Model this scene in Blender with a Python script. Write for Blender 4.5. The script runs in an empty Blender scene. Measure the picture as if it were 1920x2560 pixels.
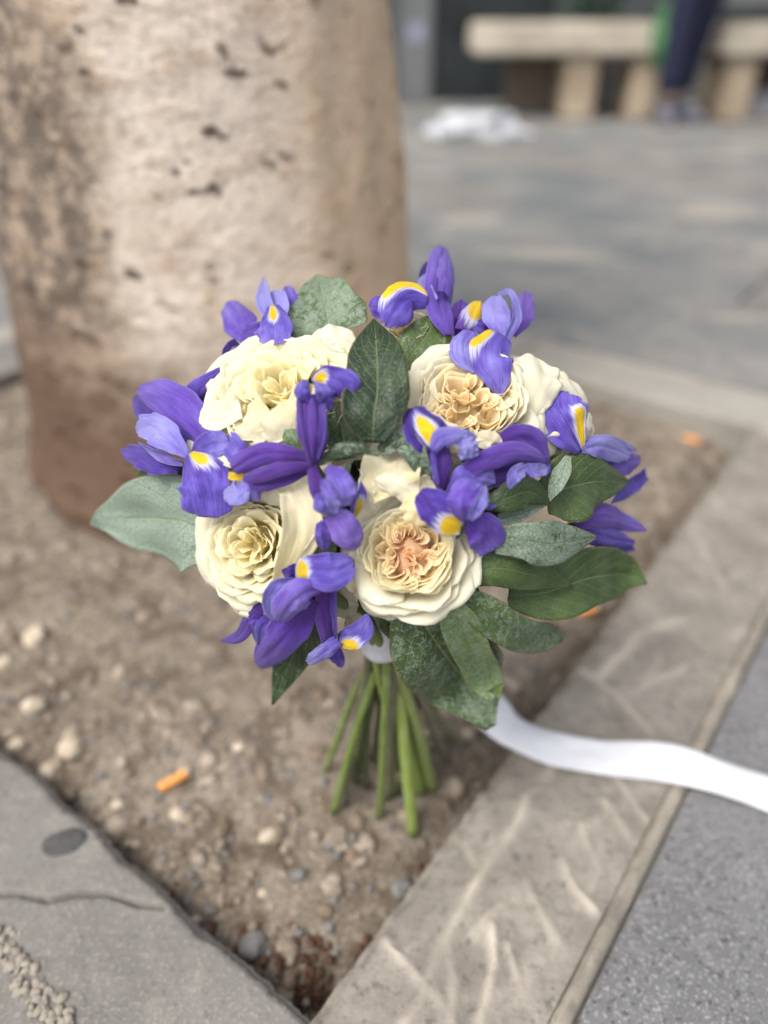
import bpy, bmesh, math, random
from mathutils import Vector, Matrix, noise
random.seed(7)
S = bpy.context.scene
COL = S.collection
R = math.radians

# ------------------------------------------------------------------ camera, sky, sun, exposure
PITCH, FPX, CAMH = 33.5, 1900.0, 0.50
cam = bpy.data.cameras.new('camera')
co = bpy.data.objects.new('camera', cam); COL.objects.link(co)
co.location = (0, 0, CAMH); co.rotation_euler = (R(90-PITCH), 0, 0)
cam.sensor_fit = 'VERTICAL'; cam.sensor_height = 36.0; cam.lens = 36.0*FPX/2560.0
cam.clip_start = .02; cam.clip_end = 400
cam.dof.use_dof = True; cam.dof.focus_distance = .395; cam.dof.aperture_fstop = 26.7/12.0
S.camera = co
W = bpy.data.worlds.new('World'); S.world = W; W.use_nodes = True
wn = W.node_tree; sky = wn.nodes.new('ShaderNodeTexSky'); sky.sky_type = 'NISHITA'; sky.sun_disc = False
SUN_EL, SUN_AZ = 56.0, -135.0        # degrees; azimuth from +Y towards +X
sky.sun_elevation = R(SUN_EL); sky.sun_rotation = R(SUN_AZ)
sky.air_density = 1.0; sky.dust_density = 4.0; sky.ozone_density = .6
hs = wn.nodes.new('ShaderNodeHueSaturation'); hs.inputs['Saturation'].default_value = .40     # thin white cloud over the sky
wn.links.new(sky.outputs[0], hs.inputs['Color']); wn.links.new(hs.outputs[0], wn.nodes['Background'].inputs[0]); wn.nodes['Background'].inputs[1].default_value = .15
sl = bpy.data.lights.new('sun', 'SUN'); sl.energy = 1.5; sl.angle = R(30); sl.color = (1, .95, .87)
so = bpy.data.objects.new('sun', sl); COL.objects.link(so)
sd = Vector((math.sin(R(SUN_AZ))*math.cos(R(SUN_EL)), math.cos(R(SUN_AZ))*math.cos(R(SUN_EL)), math.sin(R(SUN_EL))))
so.rotation_euler = sd.to_track_quat('Z', 'Y').to_euler(); so.location = (0, 0, 5)
S.view_settings.view_transform = 'Standard'; S.view_settings.look = 'None'
S.view_settings.exposure = 0.70; S.view_settings.gamma = 1.0; S.view_settings.use_curve_mapping = False
S.render.engine = 'CYCLES'

# ------------------------------------------------------------------ measuring helpers (photo pixel -> place in the world)
CR = Vector((1, 0, 0)); CU = Vector((0, math.sin(R(PITCH)), math.cos(R(PITCH)))); CF = Vector((0, math.cos(R(PITCH)), -math.sin(R(PITCH))))
CAM = Vector((0, 0, CAMH))
REG = {'S': (0, 0, 1.), 'A': (200, 580, .4581), 'B': (900, 580, .4581), 'C': (200, 1150, .4581), 'D': (860, 1150, .4822),
       'E': (840, 1080, .2411), 'G': (450, 1180, .2411), 'H': (480, 780, .2893), 'I': (980, 820, .3255), 'DP': (0, 0, 1.1573)}
def px(reg, x, y):
    a, b, s = REG[reg]; return a+x*s, b+y*s
def at_depth(x, y, d): return CAM + (CR*((x-960)/FPX) + CU*(-(y-1280)/FPX) + CF)*d
def on_plane(x, y, z=0.0):
    r = CR*((x-960)/FPX) + CU*(-(y-1280)/FPX) + CF
    return CAM + r*((z-CAMH)/r.z)
def dome(x, y):
    q = ((x-943)/640)**2 + ((y-1180)/540)**2
    return .452 - .085*math.sqrt(max(0., 1-q))
def fp(reg, x, y, off=0.):          # a point of the bouquet; off in mm towards the lens
    X, Y = px(reg, x, y); return at_depth(X, Y, dome(X, Y) - off*.001)
CENTRE = at_depth(943, 1180, .46)

# ------------------------------------------------------------------ material helpers
def lin(r, g, b):
    f = lambda c: (c/255/12.92) if c/255 <= .04045 else ((c/255+.055)/1.055)**2.4
    return (f(r), f(g), f(b), 1)
class NT:
    def __init__(s, name):
        s.m = bpy.data.materials.new(name); s.m.use_nodes = True; s.t = s.m.node_tree
        s.b = s.t.nodes['Principled BSDF']; s.out = s.t.nodes['Material Output']
    def n(s, typ, **k):
        o = s.t.nodes.new(typ)
        for a, v in k.items(): setattr(o, a, v)
        return o
    def l(s, a, b): s.t.links.new(a, b)
    def val(s, sock, v):
        if hasattr(v, 'is_output') or isinstance(v, bpy.types.NodeSocket): s.l(v, sock)
        else: sock.default_value = v
    def coord(s, kind='Object', scale=(1, 1, 1)):
        c = s.n('ShaderNodeTexCoord'); mp = s.n('ShaderNodeMapping'); mp.inputs['Scale'].default_value = scale
        s.l(c.outputs[kind], mp.inputs[0]); return mp.outputs[0]
    def geo(s, scale=(1, 1, 1)):
        c = s.n('ShaderNodeNewGeometry'); mp = s.n('ShaderNodeMapping'); mp.inputs['Scale'].default_value = scale
        s.l(c.outputs['Position'], mp.inputs[0]); return mp.outputs[0]
    def noise(s, vec, scale, detail=4, rough=.55, dist=0):
        o = s.n('ShaderNodeTexNoise'); s.l(vec, o.inputs['Vector']); o.inputs['Scale'].default_value = scale
        o.inputs['Detail'].default_value = detail; o.inputs['Roughness'].default_value = rough; o.inputs['Distortion'].default_value = dist
        return o.outputs['Fac']
    def vor(s, vec, scale, feature='F1', rnd=1):
        o = s.n('ShaderNodeTexVoronoi', feature=feature); s.l(vec, o.inputs['Vector']); o.inputs['Scale'].default_value = scale
        o.inputs['Randomness'].default_value = rnd; return o
    def math(s, op, a, b=0., c=0., clamp=False):
        o = s.n('ShaderNodeMath', operation=op, use_clamp=clamp); s.val(o.inputs[0], a); s.val(o.inputs[1], b); s.val(o.inputs[2], c); return o.outputs[0]
    def ramp(s, v, lo, hi, a=0., b=1.):
        o = s.n('ShaderNodeMapRange', interpolation_type='SMOOTHSTEP'); s.val(o.inputs[0], v)
        for i, q in enumerate((lo, hi, a, b)): s.val(o.inputs[1+i], q)
        return o.outputs[0]
    def mix(s, f, a, b, mode='MIX'):
        o = s.n('ShaderNodeMix', data_type='RGBA', blend_type=mode); s.val(o.inputs[0], f); s.val(o.inputs[6], a); s.val(o.inputs[7], b); return o.outputs[2]
    def attr(s, name, what='Fac'):
        o = s.n('ShaderNodeAttribute', attribute_name=name); return o.outputs[what]
    def bump(s, h, dist=.001, strength=1.):
        o = s.n('ShaderNodeBump'); s.l(h, o.inputs['Height']); o.inputs['Distance'].default_value = dist; o.inputs['Strength'].default_value = strength
        s.l(o.outputs[0], s.b.inputs['Normal']); return o.outputs[0]
    def base(s, c): s.val(s.b.inputs['Base Color'], c)
    def set(s, **k):
        for a, v in k.items(): s.val(s.b.inputs[a.replace('_', ' ')], v)
    def translucent(s, fac, col, nrm=None):
        t = s.n('ShaderNodeBsdfTranslucent'); s.val(t.inputs[0], col)
        if nrm: s.l(nrm, t.inputs[1])
        m = s.n('ShaderNodeMixShader'); s.val(m.inputs[0], fac); s.l(s.b.outputs[0], m.inputs[1]); s.l(t.outputs[0], m.inputs[2]); s.l(m.outputs[0], s.out.inputs[0])

def uvpair(t, layer):
    u = t.n('ShaderNodeUVMap', uv_map=layer); sp = t.n('ShaderNodeSeparateXYZ'); t.l(u.outputs[0], sp.inputs[0]); return sp.outputs[0], sp.outputs[1]
def comb(t, a, b, c=0.):
    o = t.n('ShaderNodeCombineXYZ'); t.val(o.inputs[0], a); t.val(o.inputs[1], b); t.val(o.inputs[2], c); return o.outputs[0]

def mat_iris():
    t = NT('iris_petal'); u, v = uvpair(t, 'uv'); a, b = uvpair(t, 'sig'); tone = t.attr('tone'); sd_ = t.attr('seed')
    fan = t.math('MULTIPLY', u, t.math('ADD', 15., t.math('MULTIPLY', v, 3.)))
    streak = t.noise(comb(t, fan, t.math('MULTIPLY', v, .9), sd_), 2.2, 5, .65)
    fine = t.noise(comb(t, t.math('MULTIPLY', fan, 2.2), t.math('MULTIPLY', v, 2.), sd_), 2.5, 3, .6)
    blot = t.noise(comb(t, u, v, sd_), 3.2, 3, .5)
    f = t.math('ADD', tone, t.math('MULTIPLY', t.math('SUBTRACT', streak, .5), .75))
    f = t.math('ADD', f, t.math('MULTIPLY', t.math('SUBTRACT', v, .5), .30))
    f = t.math('ADD', f, t.math('MULTIPLY', t.math('SUBTRACT', blot, .5), .8))
    f = t.math('ADD', f, t.math('MULTIPLY', t.math('SUBTRACT', fine, .5), .55), clamp=True)
    cr = t.n('ShaderNodeValToRGB'); t.l(f, cr.inputs[0]); e = cr.color_ramp.elements
    e[0].position = 0; e[0].color = (.035, .008, .19, 1); e[1].position = 1; e[1].color = (.42, .40, .88, 1)
    for p, c in ((.3, (.085, .035, .39, 1)), (.55, (.165, .105, .60, 1)), (.78, (.27, .22, .74, 1))):
        q = e.new(p); q.color = c
    hue = t.attr('magenta')
    base = t.mix(hue, cr.outputs[0], t.mix(.5, cr.outputs[0], (.20, .045, .46, 1)))
    edge = t.ramp(t.math('ABSOLUTE', t.math('SUBTRACT', u, .5)), .44, .5)
    base = t.mix(t.math('MULTIPLY', edge, .35), base, (.42, .40, .85, 1))
    # yellow signal with its white surround, feathered along the veins
    rr = t.math('SQRT', t.math('ADD', t.math('POWER', t.math('ABSOLUTE', a), 2.), t.math('POWER', t.math('ABSOLUTE', b), 2.)))
    rr = t.math('ADD', rr, t.math('MULTIPLY', t.math('SUBTRACT', fine, .5), .5))
    rw = t.math('ADD', rr, t.math('MULTIPLY', t.math('SUBTRACT', streak, .5), 2.2))
    base = t.mix(t.ramp(rw, 1.6, 1.1), base, (.74, .74, .92, 1))
    ycol = t.mix(t.ramp(fine, .35, .65), (.92, .58, .002, 1), (.98, .78, .02, 1))
    base = t.mix(t.ramp(rr, 1.08, .88), base, ycol)
    t.base(base); t.set(Roughness=.42, Specular_IOR_Level=.4, Sheen_Weight=.15, Sheen_Roughness=.5)
    nb = t.bump(t.math('ADD', t.math('MULTIPLY', streak, .7), t.math('MULTIPLY', fine, .6)), .0009, 1.)
    t.translucent(.36, base); return t.m
def mat_rose():
    t = NT('rose_petal'); u, v = uvpair(t, 'uv'); c = t.attr('col', 'Color'); sd_ = t.attr('seed')
    vein = t.noise(comb(t, t.math('MULTIPLY', u, 8.), t.math('MULTIPLY', v, 1.2), sd_), 2.6, 5, .6)
    bl = t.noise(comb(t, u, v, sd_), 2.5, 4, .6)
    c2 = t.mix(t.math('MULTIPLY', t.ramp(vein, .3, .7), .12), c, (.95, .93, .80, 1))
    c3 = t.mix(t.math('MULTIPLY', t.ramp(bl, .5, .8), .06), c2, (.80, .68, .48, 1))
    t.base(c3); t.set(Roughness=.55, Specular_IOR_Level=.25, Sheen_Weight=.1)
    t.bump(t.math('ADD', vein, t.math('MULTIPLY', bl, 1.2)), .0007, .6)
    t.set(Subsurface_Weight=.15, Subsurface_Scale=.003); t.b.inputs['Subsurface Radius'].default_value = (1., .8, .45)
    t.translucent(.44, c3); return t.m
def mat_leaf():
    t = NT('waxy_leaf'); u, v = uvpair(t, 'uv'); tone = t.attr('tone'); bloom = t.attr('bloom'); sd_ = t.attr('seed')
    P = t.coord('Object')
    n1 = t.noise(P, 60, 4, .6); n2 = t.noise(P, 330, 5, .72, .8); n3 = t.noise(P, 1500, 3, .6)
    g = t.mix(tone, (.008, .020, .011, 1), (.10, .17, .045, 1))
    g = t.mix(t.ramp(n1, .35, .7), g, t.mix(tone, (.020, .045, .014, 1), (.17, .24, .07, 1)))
    su = t.math('ABSOLUTE', t.math('SUBTRACT', u, .5))
    side = t.math('SINE', t.math('MULTIPLY', t.math('ADD', t.math('SUBTRACT', v, t.math('MULTIPLY', su, .55)), t.math('MULTIPLY', n1, .03)), 62.))
    sidev = t.math('MULTIPLY', t.ramp(side, .90, 1.), .55)
    mid = t.ramp(su, .020, .006)
    crack = t.vor(P, 420, 'DISTANCE_TO_EDGE').outputs['Distance']
    thr = t.math('SUBTRACT', .78, t.math('MULTIPLY', bloom, .52))
    bm = t.ramp(t.math('ADD', t.math('MULTIPLY', n2, .75), t.math('MULTIPLY', n1, .25)), thr, t.math('ADD', thr, .055))
    bm = t.math('MULTIPLY', bm, t.ramp(crack, .0, .09, .35, 1.))
    bm = t.math('MULTIPLY', bm, t.ramp(n3, .25, .6, .5, 1.))
    bm = t.math('MULTIPLY', bm, t.math('ADD', .25, t.math('MULTIPLY', bloom, .75), clamp=True))
    c = t.mix(bm, g, (.25, .315, .265, 1))
    c = t.mix(t.math('MULTIPLY', t.math('MAXIMUM', mid, sidev), .55), c, (.22, .26, .12, 1))
    c = t.mix(t.ramp(su, .482, .5), c, (.20, .14, .05, 1))
    spots = t.ramp(t.vor(P, 160).outputs['Distance'], .07, .03)
    c = t.mix(t.math('MULTIPLY', spots, .6), c, (.03, .02, .01, 1))
    t.base(c); t.set(Roughness=t.ramp(bm, 0, 1, .34, .62), Specular_IOR_Level=.42)
    h = t.math('ADD', t.math('MULTIPLY', n2, .5), t.math('ADD', t.math('MULTIPLY', t.math('MAXIMUM', mid, sidev), -.6), t.math('MULTIPLY', t.ramp(crack, 0, .15), .25)))
    t.bump(h, .0007, .8); t.translucent(.07, t.mix(.5, c, (.10, .22, .03, 1))); return t.m
def mat_stem():
    t = NT('green_stem'); P = t.coord('Object', (1, 1, .12)); tone = t.attr('tone')
    n = t.noise(P, 300, 4); n2 = t.noise(t.coord('Object'), 40, 3)
    green = t.mix(tone, (.022, .050, .012, 1), (.23, .32, .06, 1))
    c = t.mix(t.ramp(n, .3, .75), green, t.mix(tone, (.05, .085, .025, 1), (.32, .40, .13, 1)))
    c = t.mix(t.attr('grey'), c, t.mix(n, (.085, .065, .05, 1), (.26, .24, .19, 1)))
    c = t.mix(t.math('MULTIPLY', t.ramp(n2, .55, .75), .4), c, (.30, .34, .2, 1))
    t.base(c); t.set(Roughness=.4); t.bump(n, .0008, .6); return t.m
def simple(name, c, rough=.6, nscale=None, c2=None, bump=0., spec=.4, detail=5):
    t = NT(name)
    if nscale:
        P = t.geo(); n = t.noise(P, nscale, detail, .6); t.base(t.mix(t.ramp(n, .3, .7), c, c2 or c))
        if bump: t.bump(n, bump)
    else: t.base(c)
    t.set(Roughness=rough, Specular_IOR_Level=spec); return t.m

M_IRIS, M_ROSE, M_LEAF, M_STEM = mat_iris(), mat_rose(), mat_leaf(), mat_stem()

# ------------------------------------------------------------------ object helpers
def link(name, me, mat=None, parent=None, smooth=True):
    o = bpy.data.objects.new(name, me); COL.objects.link(o)
    if mat: me.materials.append(mat)
    if parent: o.parent = parent
    if smooth: me.polygons.foreach_set('use_smooth', [True]*len(me.polygons))
    return o
def tag(o, label=None, cat=None, group=None, kind=None):
    if label: o['label'] = label
    if cat: o['category'] = cat
    if group: o['group'] = group
    if kind: o['kind'] = kind
    return o
def empty(name, loc=(0, 0, 0)):
    o = bpy.data.objects.new(name, None); COL.objects.link(o); o.location = loc; o.empty_display_size = .02; return o
def fattr(me, **k):
    for n, v in k.items():
        a = me.attributes.new(n, 'FLOAT', 'POINT'); a.data.foreach_set('value', v if isinstance(v, list) else [v]*len(me.vertices))
def grid_mesh(name, rows, uvs, sig=None, cols=None, thick=.00035, closed=False):
    nr, nc = len(rows), len(rows[0])
    vs = [p for r in rows for p in r]; fs = []
    for i in range(nr-1):
        for j in range(nc-(0 if closed else 1)):
            k = (j+1) % nc; fs.append((i*nc+j, i*nc+k, (i+1)*nc+k, (i+1)*nc+j))
    me = bpy.data.meshes.new(name); me.from_pydata(vs, [], fs)
    flat = [q for r in uvs for q in r]
    ly = me.uv_layers.new(name='uv'); idx = [l.vertex_index for l in me.loops]
    ly.data.foreach_set('uv', [c for i in idx for c in flat[i]])
    if sig:
        fl = [q for r in sig for q in r]; l2 = me.uv_layers.new(name='sig'); l2.data.foreach_set('uv', [c for i in idx for c in fl[i]])
    if cols:
        ca = me.color_attributes.new('col', 'FLOAT_COLOR', 'POINT'); ca.data.foreach_set('color', [c for r in cols for q in r for c in (q[0], q[1], q[2], 1)])
    return me
def thicken(o, th):
    m = o.modifiers.new('thickness', 'SOLIDIFY'); m.thickness = th; m.offset = 0
def crom(P, t):
    n = len(P)-1; x = min(max(t, 0), 1)*n; i = min(int(x), n-1); f = x-i
    p1, p2 = P[i], P[i+1]; p0 = P[i-1] if i > 0 else p1*2-p2; p3 = P[i+2] if i+2 <= n else p2*2-p1
    return ((p1*2) + (p2-p0)*f + (p0*2-p1*5+p2*4-p3)*f*f + (p1*3-p0-p2*3+p3)*f*f*f)*.5

def sheet(name, reg, pts, w, mat, parent, cup=.15, tilt=0., ruf=.04, rk=2.5, rnd=.18, jag=0., notch=0., sig=None, tone=.5, bloom=0., mag=0., col=None, off=0., bend=0., nv=30, nu=20, thick=.0004, label=None, point=None, skew=0.):
    """one petal or leaf: a curved sheet along a centre line, width given in photo pixels of the region"""
    sc = REG[reg][2]; sdv = random.uniform(0, 50)
    P = [fp(reg, p[0], p[1], off + (p[2] if len(p) > 2 else 0)) for p in pts]
    dm = sum((p-CAM).dot(CF) for p in P)/len(P)
    Wd = [Vector((q*sc*dm/FPX*.5, 0, 0)) for q in w]
    tl = tilt if isinstance(tilt, (tuple, list)) else ((tilt-random.uniform(-16, 16), tilt+random.uniform(-26, 26)) if mat == M_IRIS else (tilt, tilt))
    ph = random.uniform(0, 6.28); ph2 = random.uniform(0, 6.28)
    rows, uvs, sg, cs = [], [], [], []
    L = sum((P[i+1]-P[i]).length for i in range(len(P)-1)); EDG = 1. if mat != M_LEAF else .6
    if mat == M_IRIS: jag = max(jag, .035); thick = .00018; ruf = ruf*1.7
    ck = random.uniform(.05, .16) if mat == M_IRIS else (.05 if mat == M_LEAF else 0)
    def frame(t):
        c = crom(P, t); T = (crom(P, min(t+.02, 1)) - crom(P, max(t-.02, 0))).normalized()
        n = ((CAM-c).normalized()*.65 + (c-CENTRE).normalized()*.35)
        n = (n - T*n.dot(T)).normalized(); n = Matrix.Rotation(R(tl[0]+(tl[1]-tl[0])*t), 3, T) @ n
        return c, T, n, T.cross(n)
    for i in range(nv+1):
        t = i/nv; row, ur, sr, cr_ = [], [], [], []
        for j in range(nu+1):
            s = -1 + 2*j/nu
            Lf = 1 - rnd*abs(s)**2.4 - notch*math.exp(-(s/.22)**2)
            if jag: Lf += jag*(noise.noise(Vector((s*9, sdv, 0))))
            tt = t*Lf
            c, T, n, Sd = frame(tt)
            wd = max(crom(Wd, tt).x, .0002)
            wd *= 1 + EDG*(.16*noise.noise(Vector((tt*3.5, sdv, 3 if s > 0 else 8)))+.05*noise.noise(Vector((tt*13, sdv, 3 if s > 0 else 8))))*abs(s)
            if mat == M_IRIS: pass
            h = cup*wd*(s*s) + bend*L*math.sin(math.pi*tt)
            h += ruf*wd*math.sin(rk*6.283*tt + ph + (2.2 if s > 0 else 0))*abs(s)**2.2
            h += .16*wd*noise.noise(Vector((s*1.6, tt*3.0, sdv)))
            h += .05*wd*noise.noise(Vector((s*4., tt*7.0, sdv+5)))
            h -= ck*wd*math.exp(-(s/.16)**2)*min(1, 4*tt)
            p = c + Sd*(wd*(s + skew*(1-s*s))) + n*h
            row.append(p); ur.append(((s+1)/2, tt))
            if sig: sr.append(((s-sig[0])/sig[1], (tt-sig[2])/sig[3]))
            else: sr.append((9, 9))
            if col: cr_.append(col(s, tt))
        rows.append(row); uvs.append(ur); sg.append(sr); cs.append(cr_)
    o0 = rows[0][nu//2].copy()
    rows = [[p-o0 for p in r] for r in rows]
    me = grid_mesh(name, rows, uvs, sg if mat == M_IRIS else None, cs if col else None)
    fattr(me, tone=tone, seed=sdv)
    if mat == M_LEAF: fattr(me, bloom=bloom)
    if mat == M_IRIS: fattr(me, magenta=mag)
    o = link(name, me, mat, parent); o.location = o0; thicken(o, thick)
    if label: o['label'] = label
    return o
def tube(name, P, rad, mat, parent, tone=.4, grey=0., n=12, seg=18, label=None, caps=True, wob=.06):
    P = [Vector(p) for p in P]; rr = rad if isinstance(rad, (list, tuple)) else [rad, rad]; RV = [Vector((q, 0, 0)) for q in rr]
    sdv = random.uniform(0, 40); o0 = P[0].copy(); rows, uvs = [], []
    up = Vector((.3, 1, .2)).normalized()
    for i in range(seg+1):
        t = i/seg; c = crom(P, t); T = (crom(P, min(t+.02, 1))-crom(P, max(t-.02, 0))).normalized()
        a = (up-T*up.dot(T)).normalized(); b = T.cross(a); r = crom(RV, t).x
        rows.append([c-o0+(a*math.cos(k*6.2832/n)+b*math.sin(k*6.2832/n))*r*(1+wob*noise.noise(Vector((math.cos(k*6.28/n), math.sin(k*6.28/n), t*3+sdv)))) for k in range(n)])
        uvs.append([(k/n, t) for k in range(n)])
    if caps:
        for e, idx in ((0, 0), (1, seg)):
            c = sum(rows[-1 if e else 0], Vector())/n
            if e: rows.append([c.copy() for _ in range(n)]); uvs.append(uvs[-1])
            else: rows.insert(0, [c.copy() for _ in range(n)]); uvs.insert(0, uvs[0])
    me = grid_mesh(name, rows, uvs, closed=True); fattr(me, tone=tone, grey=grey)
    o = link(name, me, mat, parent); o.location = o0
    if label: o['label'] = label
    return o

# ================================================================== THE GROUND
UX = Vector((math.cos(R(53.1)), math.sin(R(53.1)), 0)); VX = Vector((-UX.y, UX.x, 0)); N0 = Vector((-.043, .212, 0))
def uv2w(u, v, z=0.): return N0 + UX*u + VX*v + Vector((0, 0, z))
PU, PV = .944, 1.04           # size of the tree pit
SOIL = -.028

def mat_soil():
    t = NT('dry_soil'); P = t.geo()
    a = t.noise(P, 9, 5, .6); b = t.noise(P, 60, 5, .65); c = t.noise(P, 300, 4, .7)
    k = t.mix(t.ramp(a, .35, .65), (.20, .163, .125, 1), (.36, .308, .248, 1))
    k = t.mix(t.math('MULTIPLY', t.ramp(b, .42, .66), .6), k, (.46, .395, .32, 1))
    k = t.mix(t.math('MULTIPLY', t.ramp(t.noise(P, 28, 3, .5), .50, .36), .6), k, (.085, .062, .045, 1))
    k = t.mix(t.math('MULTIPLY', t.ramp(c, .60, .45), .5), k, (.07, .05, .035, 1))
    sp = t.n('ShaderNodeSeparateXYZ'); t.l(P, sp.inputs[0])
    t.base(k); t.set(Roughness=.95, Specular_IOR_Level=.15); t.bump(t.math('ADD', t.math('MULTIPLY', b, .6), t.math('MULTIPLY', c, .5)), .006, .9); return t.m
def mat_stone(name, c1, c2, c3, speck=900, amount=.4, spot=None, streaks=None, big=6, stain=None):
    t = NT(name); P = t.geo()
    a = t.noise(P, big, 5, .6); b = t.noise(P, big*7.5, 5, .65); s = t.noise(P, speck, 2, .6); s2 = t.noise(P, speck*.45, 3, .7)
    k = t.mix(t.ramp(a, .35, .65), c1, c2)
    k = t.mix(t.math('MULTIPLY', t.ramp(b, .45, .7), .55), k, c3)
    k = t.mix(t.math('MULTIPLY', t.ramp(s, .56, .66), amount), k, (c3[0]*1.7, c3[1]*1.7, c3[2]*1.65, 1))
    k = t.mix(t.math('MULTIPLY', t.ramp(s2, .44, .34), amount), k, (.05, .05, .05, 1))
    if stain:
        sn = t.noise(t.geo((1.3, 3.2, 1)), 1.9, 3, .5, .3); k = t.mix(t.math('MULTIPLY', t.ramp(sn, .56, .62), .75), k, stain)
    if streaks: k = t.mix(t.math('MULTIPLY', t.attr('ridge'), 1., 0, True), k, streaks)
    t.base(k); t.set(Roughness=.8, Specular_IOR_Level=.3); t.bump(t.math('ADD', s, b), .0012, .6); return t.m
M_SOIL = mat_soil()
M_KERB = mat_stone('worn_kerb_concrete', (.19, .168, .143, 1), (.275, .247, .212, 1), (.135, .122, .108, 1), 230, .5, streaks=(.46, .41, .34, 1), big=16)
M_KERB2 = mat_stone('pale_kerb_stone', (.25, .235, .205, 1), (.32, .30, .265, 1), (.36, .335, .29, 1), 350, .25)
M_SLAB = mat_stone('smooth_grey_slab', (.155, .146, .135, 1), (.205, .193, .178, 1), (.25, .233, .212, 1), 350, .3)
M_GRAN = mat_stone('speckled_granite', (.13, .13, .133, 1), (.17, .17, .172, 1), (.195, .195, .195, 1), 420, .8)
M_PAVE = mat_stone('pale_paving', (.135, .143, .144, 1), (.235, .225, .207, 1), (.115, .127, .133, 1), 300, .12, big=2.6, stain=(.33, .30, .255, 1))
M_MORT = mat_stone('old_mortar', (.27, .24, .20, 1), (.38, .335, .275, 1), (.16, .14, .115, 1), 500, .3)

def height_grid(name, u0, u1, v0, v1, du, dv, zf, mat, parent=None, ridge=None, skirt=.05, kind=None):
    nu, nv = max(2, int((u1-u0)/du)), max(2, int((v1-v0)/dv)); vs, fs, rg = [], [], []
    for i in range(nu+1):
        for j in range(nv+1):
            u, v = u0+(u1-u0)*i/nu, v0+(v1-v0)*j/nv
            z, r = zf(u, v); vs.append(uv2w(u, v, z)); rg.append(r)
    for i in range(nu):
        for j in range(nv):
            a = i*(nv+1)+j; fs.append((a, a+nv+1, a+nv+2, a+1))
    rim = [i*(nv+1) for i in range(nu+1)] + [nu*(nv+1)+j for j in range(1, nv+1)] + [i*(nv+1)+nv for i in range(nu-1, -1, -1)] + [j for j in range(nv-1, 0, -1)]
    b = len(vs)
    for k in rim: p = vs[k]; vs.append(Vector((p.x, p.y, p.z-skirt))); rg.append(0)
    m = len(rim)
    if skirt:
        for q in range(m): fs.append((rim[q], b+q, b+(q+1) % m, rim[(q+1) % m]))
    me = bpy.data.meshes.new(name); me.from_pydata(vs, [], fs); fattr(me, ridge=rg)
    o = link(name, me, mat, parent, smooth=True); m_ = o.modifiers.new('edges', 'EDGE_SPLIT'); m_.split_angle = R(50)
    if kind: o['kind'] = kind
    return o

# base ground reaching far out, under everything
gme = bpy.data.meshes.new('ground'); g = 150
gme.from_pydata([(-g, -g, -.07), (g, -g, -.07), (g, g, -.07), (-g, g, -.07)], [], [(0, 1, 2, 3)])
tag(link('ground', gme, M_SOIL), kind='structure')

def soil_z(u, v):
    z = SOIL + .010*noise.noise(Vector((u*7, v*7, 1))) + .006*noise.noise(Vector((u*22, v*22, 4))) + .003*noise.noise(Vector((u*70, v*70, 9)))
    d = math.hypot(u, v); z -= .028*math.exp(-(d/.10)**2)
    e = min(v, .2); z -= .030*math.exp(-(v/.030)**2) + .012*math.exp(-(u/.018)**2)
    return z, 0
height_grid('soil', -.03, PU+.03, -.03, PV+.03, .006, .006, soil_z, M_SOIL, kind='structure', skirt=0)

# right kerb strip with raised mortar ridges (one long cast strip)
def seg_d(p, a, b):
    ax, ay = a; bx, by = b; dx, dy = bx-ax, by-ay; L2 = dx*dx+dy*dy
    t = max(0, min(1, ((p[0]-ax)*dx+(p[1]-ay)*dy)/L2)) if L2 else 0
    return math.hypot(p[0]-ax-t*dx, p[1]-ay-t*dy)
def to_uv(x, y):
    p = on_plane(x, y) - N0; return (p.dot(UX), p.dot(VX))
def zl(pts, z=4):     # polyline measured on the photo (second argument: which enlargement)
    return [to_uv(860+x*.639, 1500+y*.639) for x, y in pts]
RIDGES = [
 (zl([(820, 640), (720, 760), (690, 850), (560, 1040), (480, 1180), (400, 1320), (330, 1480)]), .0045, 1.),
 (zl([(1400, 50), (1180, 120), (1080, 220), (1000, 300)]), .0065, .8),
 (zl([(930, 270), (1080, 380), (1200, 510)]), .005, .8),
 (zl([(1340, 260), (1180, 330), (1090, 390)]), .004, .6),
 (zl([(1060, 680), (1150, 820), (1180, 860)]), .004, .7),
 (zl([(1020, 790), (1080, 870), (1130, 940)]), .004, .7),
 (zl([(850, 1010), (900, 1120), (970, 1210)]), .004, .9),
 (zl([(680, 1040), (740, 1180), (850, 1360)]), .004, .8),
 (zl([(150, 1330), (260, 1440), (370, 1560)]), .004, .9),
 (zl([(700, 1150), (560, 1240), (500, 1300)]), .003, .6),
 (zl([(580, 1280), (590, 1420), (530, 1640)]), .004, .9),
 (zl([(400, 1330), (430, 1500), (420, 1650)]), .004, .9),
 (zl([(640, 1350), (680, 1500), (760, 1640)]), .003, .6),
 (zl([(330, 1500), (280, 1600), (240, 1659)]), .004, .7),
 (zl([(480, 940), (520, 1040)]), .003, .5),
 (zl([(250, 1370), (340, 1290)]), .003, .5),
]
SW = -.114
_r = random.Random(3)
for _k in range(46):
    u_ = _r.uniform(-.2, 1.05); v_ = _r.uniform(SW+.01, -.012); an_ = _r.gauss(.35, .6); L_ = _r.uniform(.02, .07); cv_ = _r.uniform(-.5, .5)
    RIDGES.append(([(u_, v_), (u_+L_*.5*math.cos(an_), max(SW+.004, min(-.006, v_+L_*.5*math.sin(an_)))), (u_+L_*math.cos(an_+cv_), max(SW+.004, min(-.006, v_+L_*math.sin(an_+cv_))))], _r.uniform(.0025, .006), _r.uniform(.2, .5)))
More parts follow.
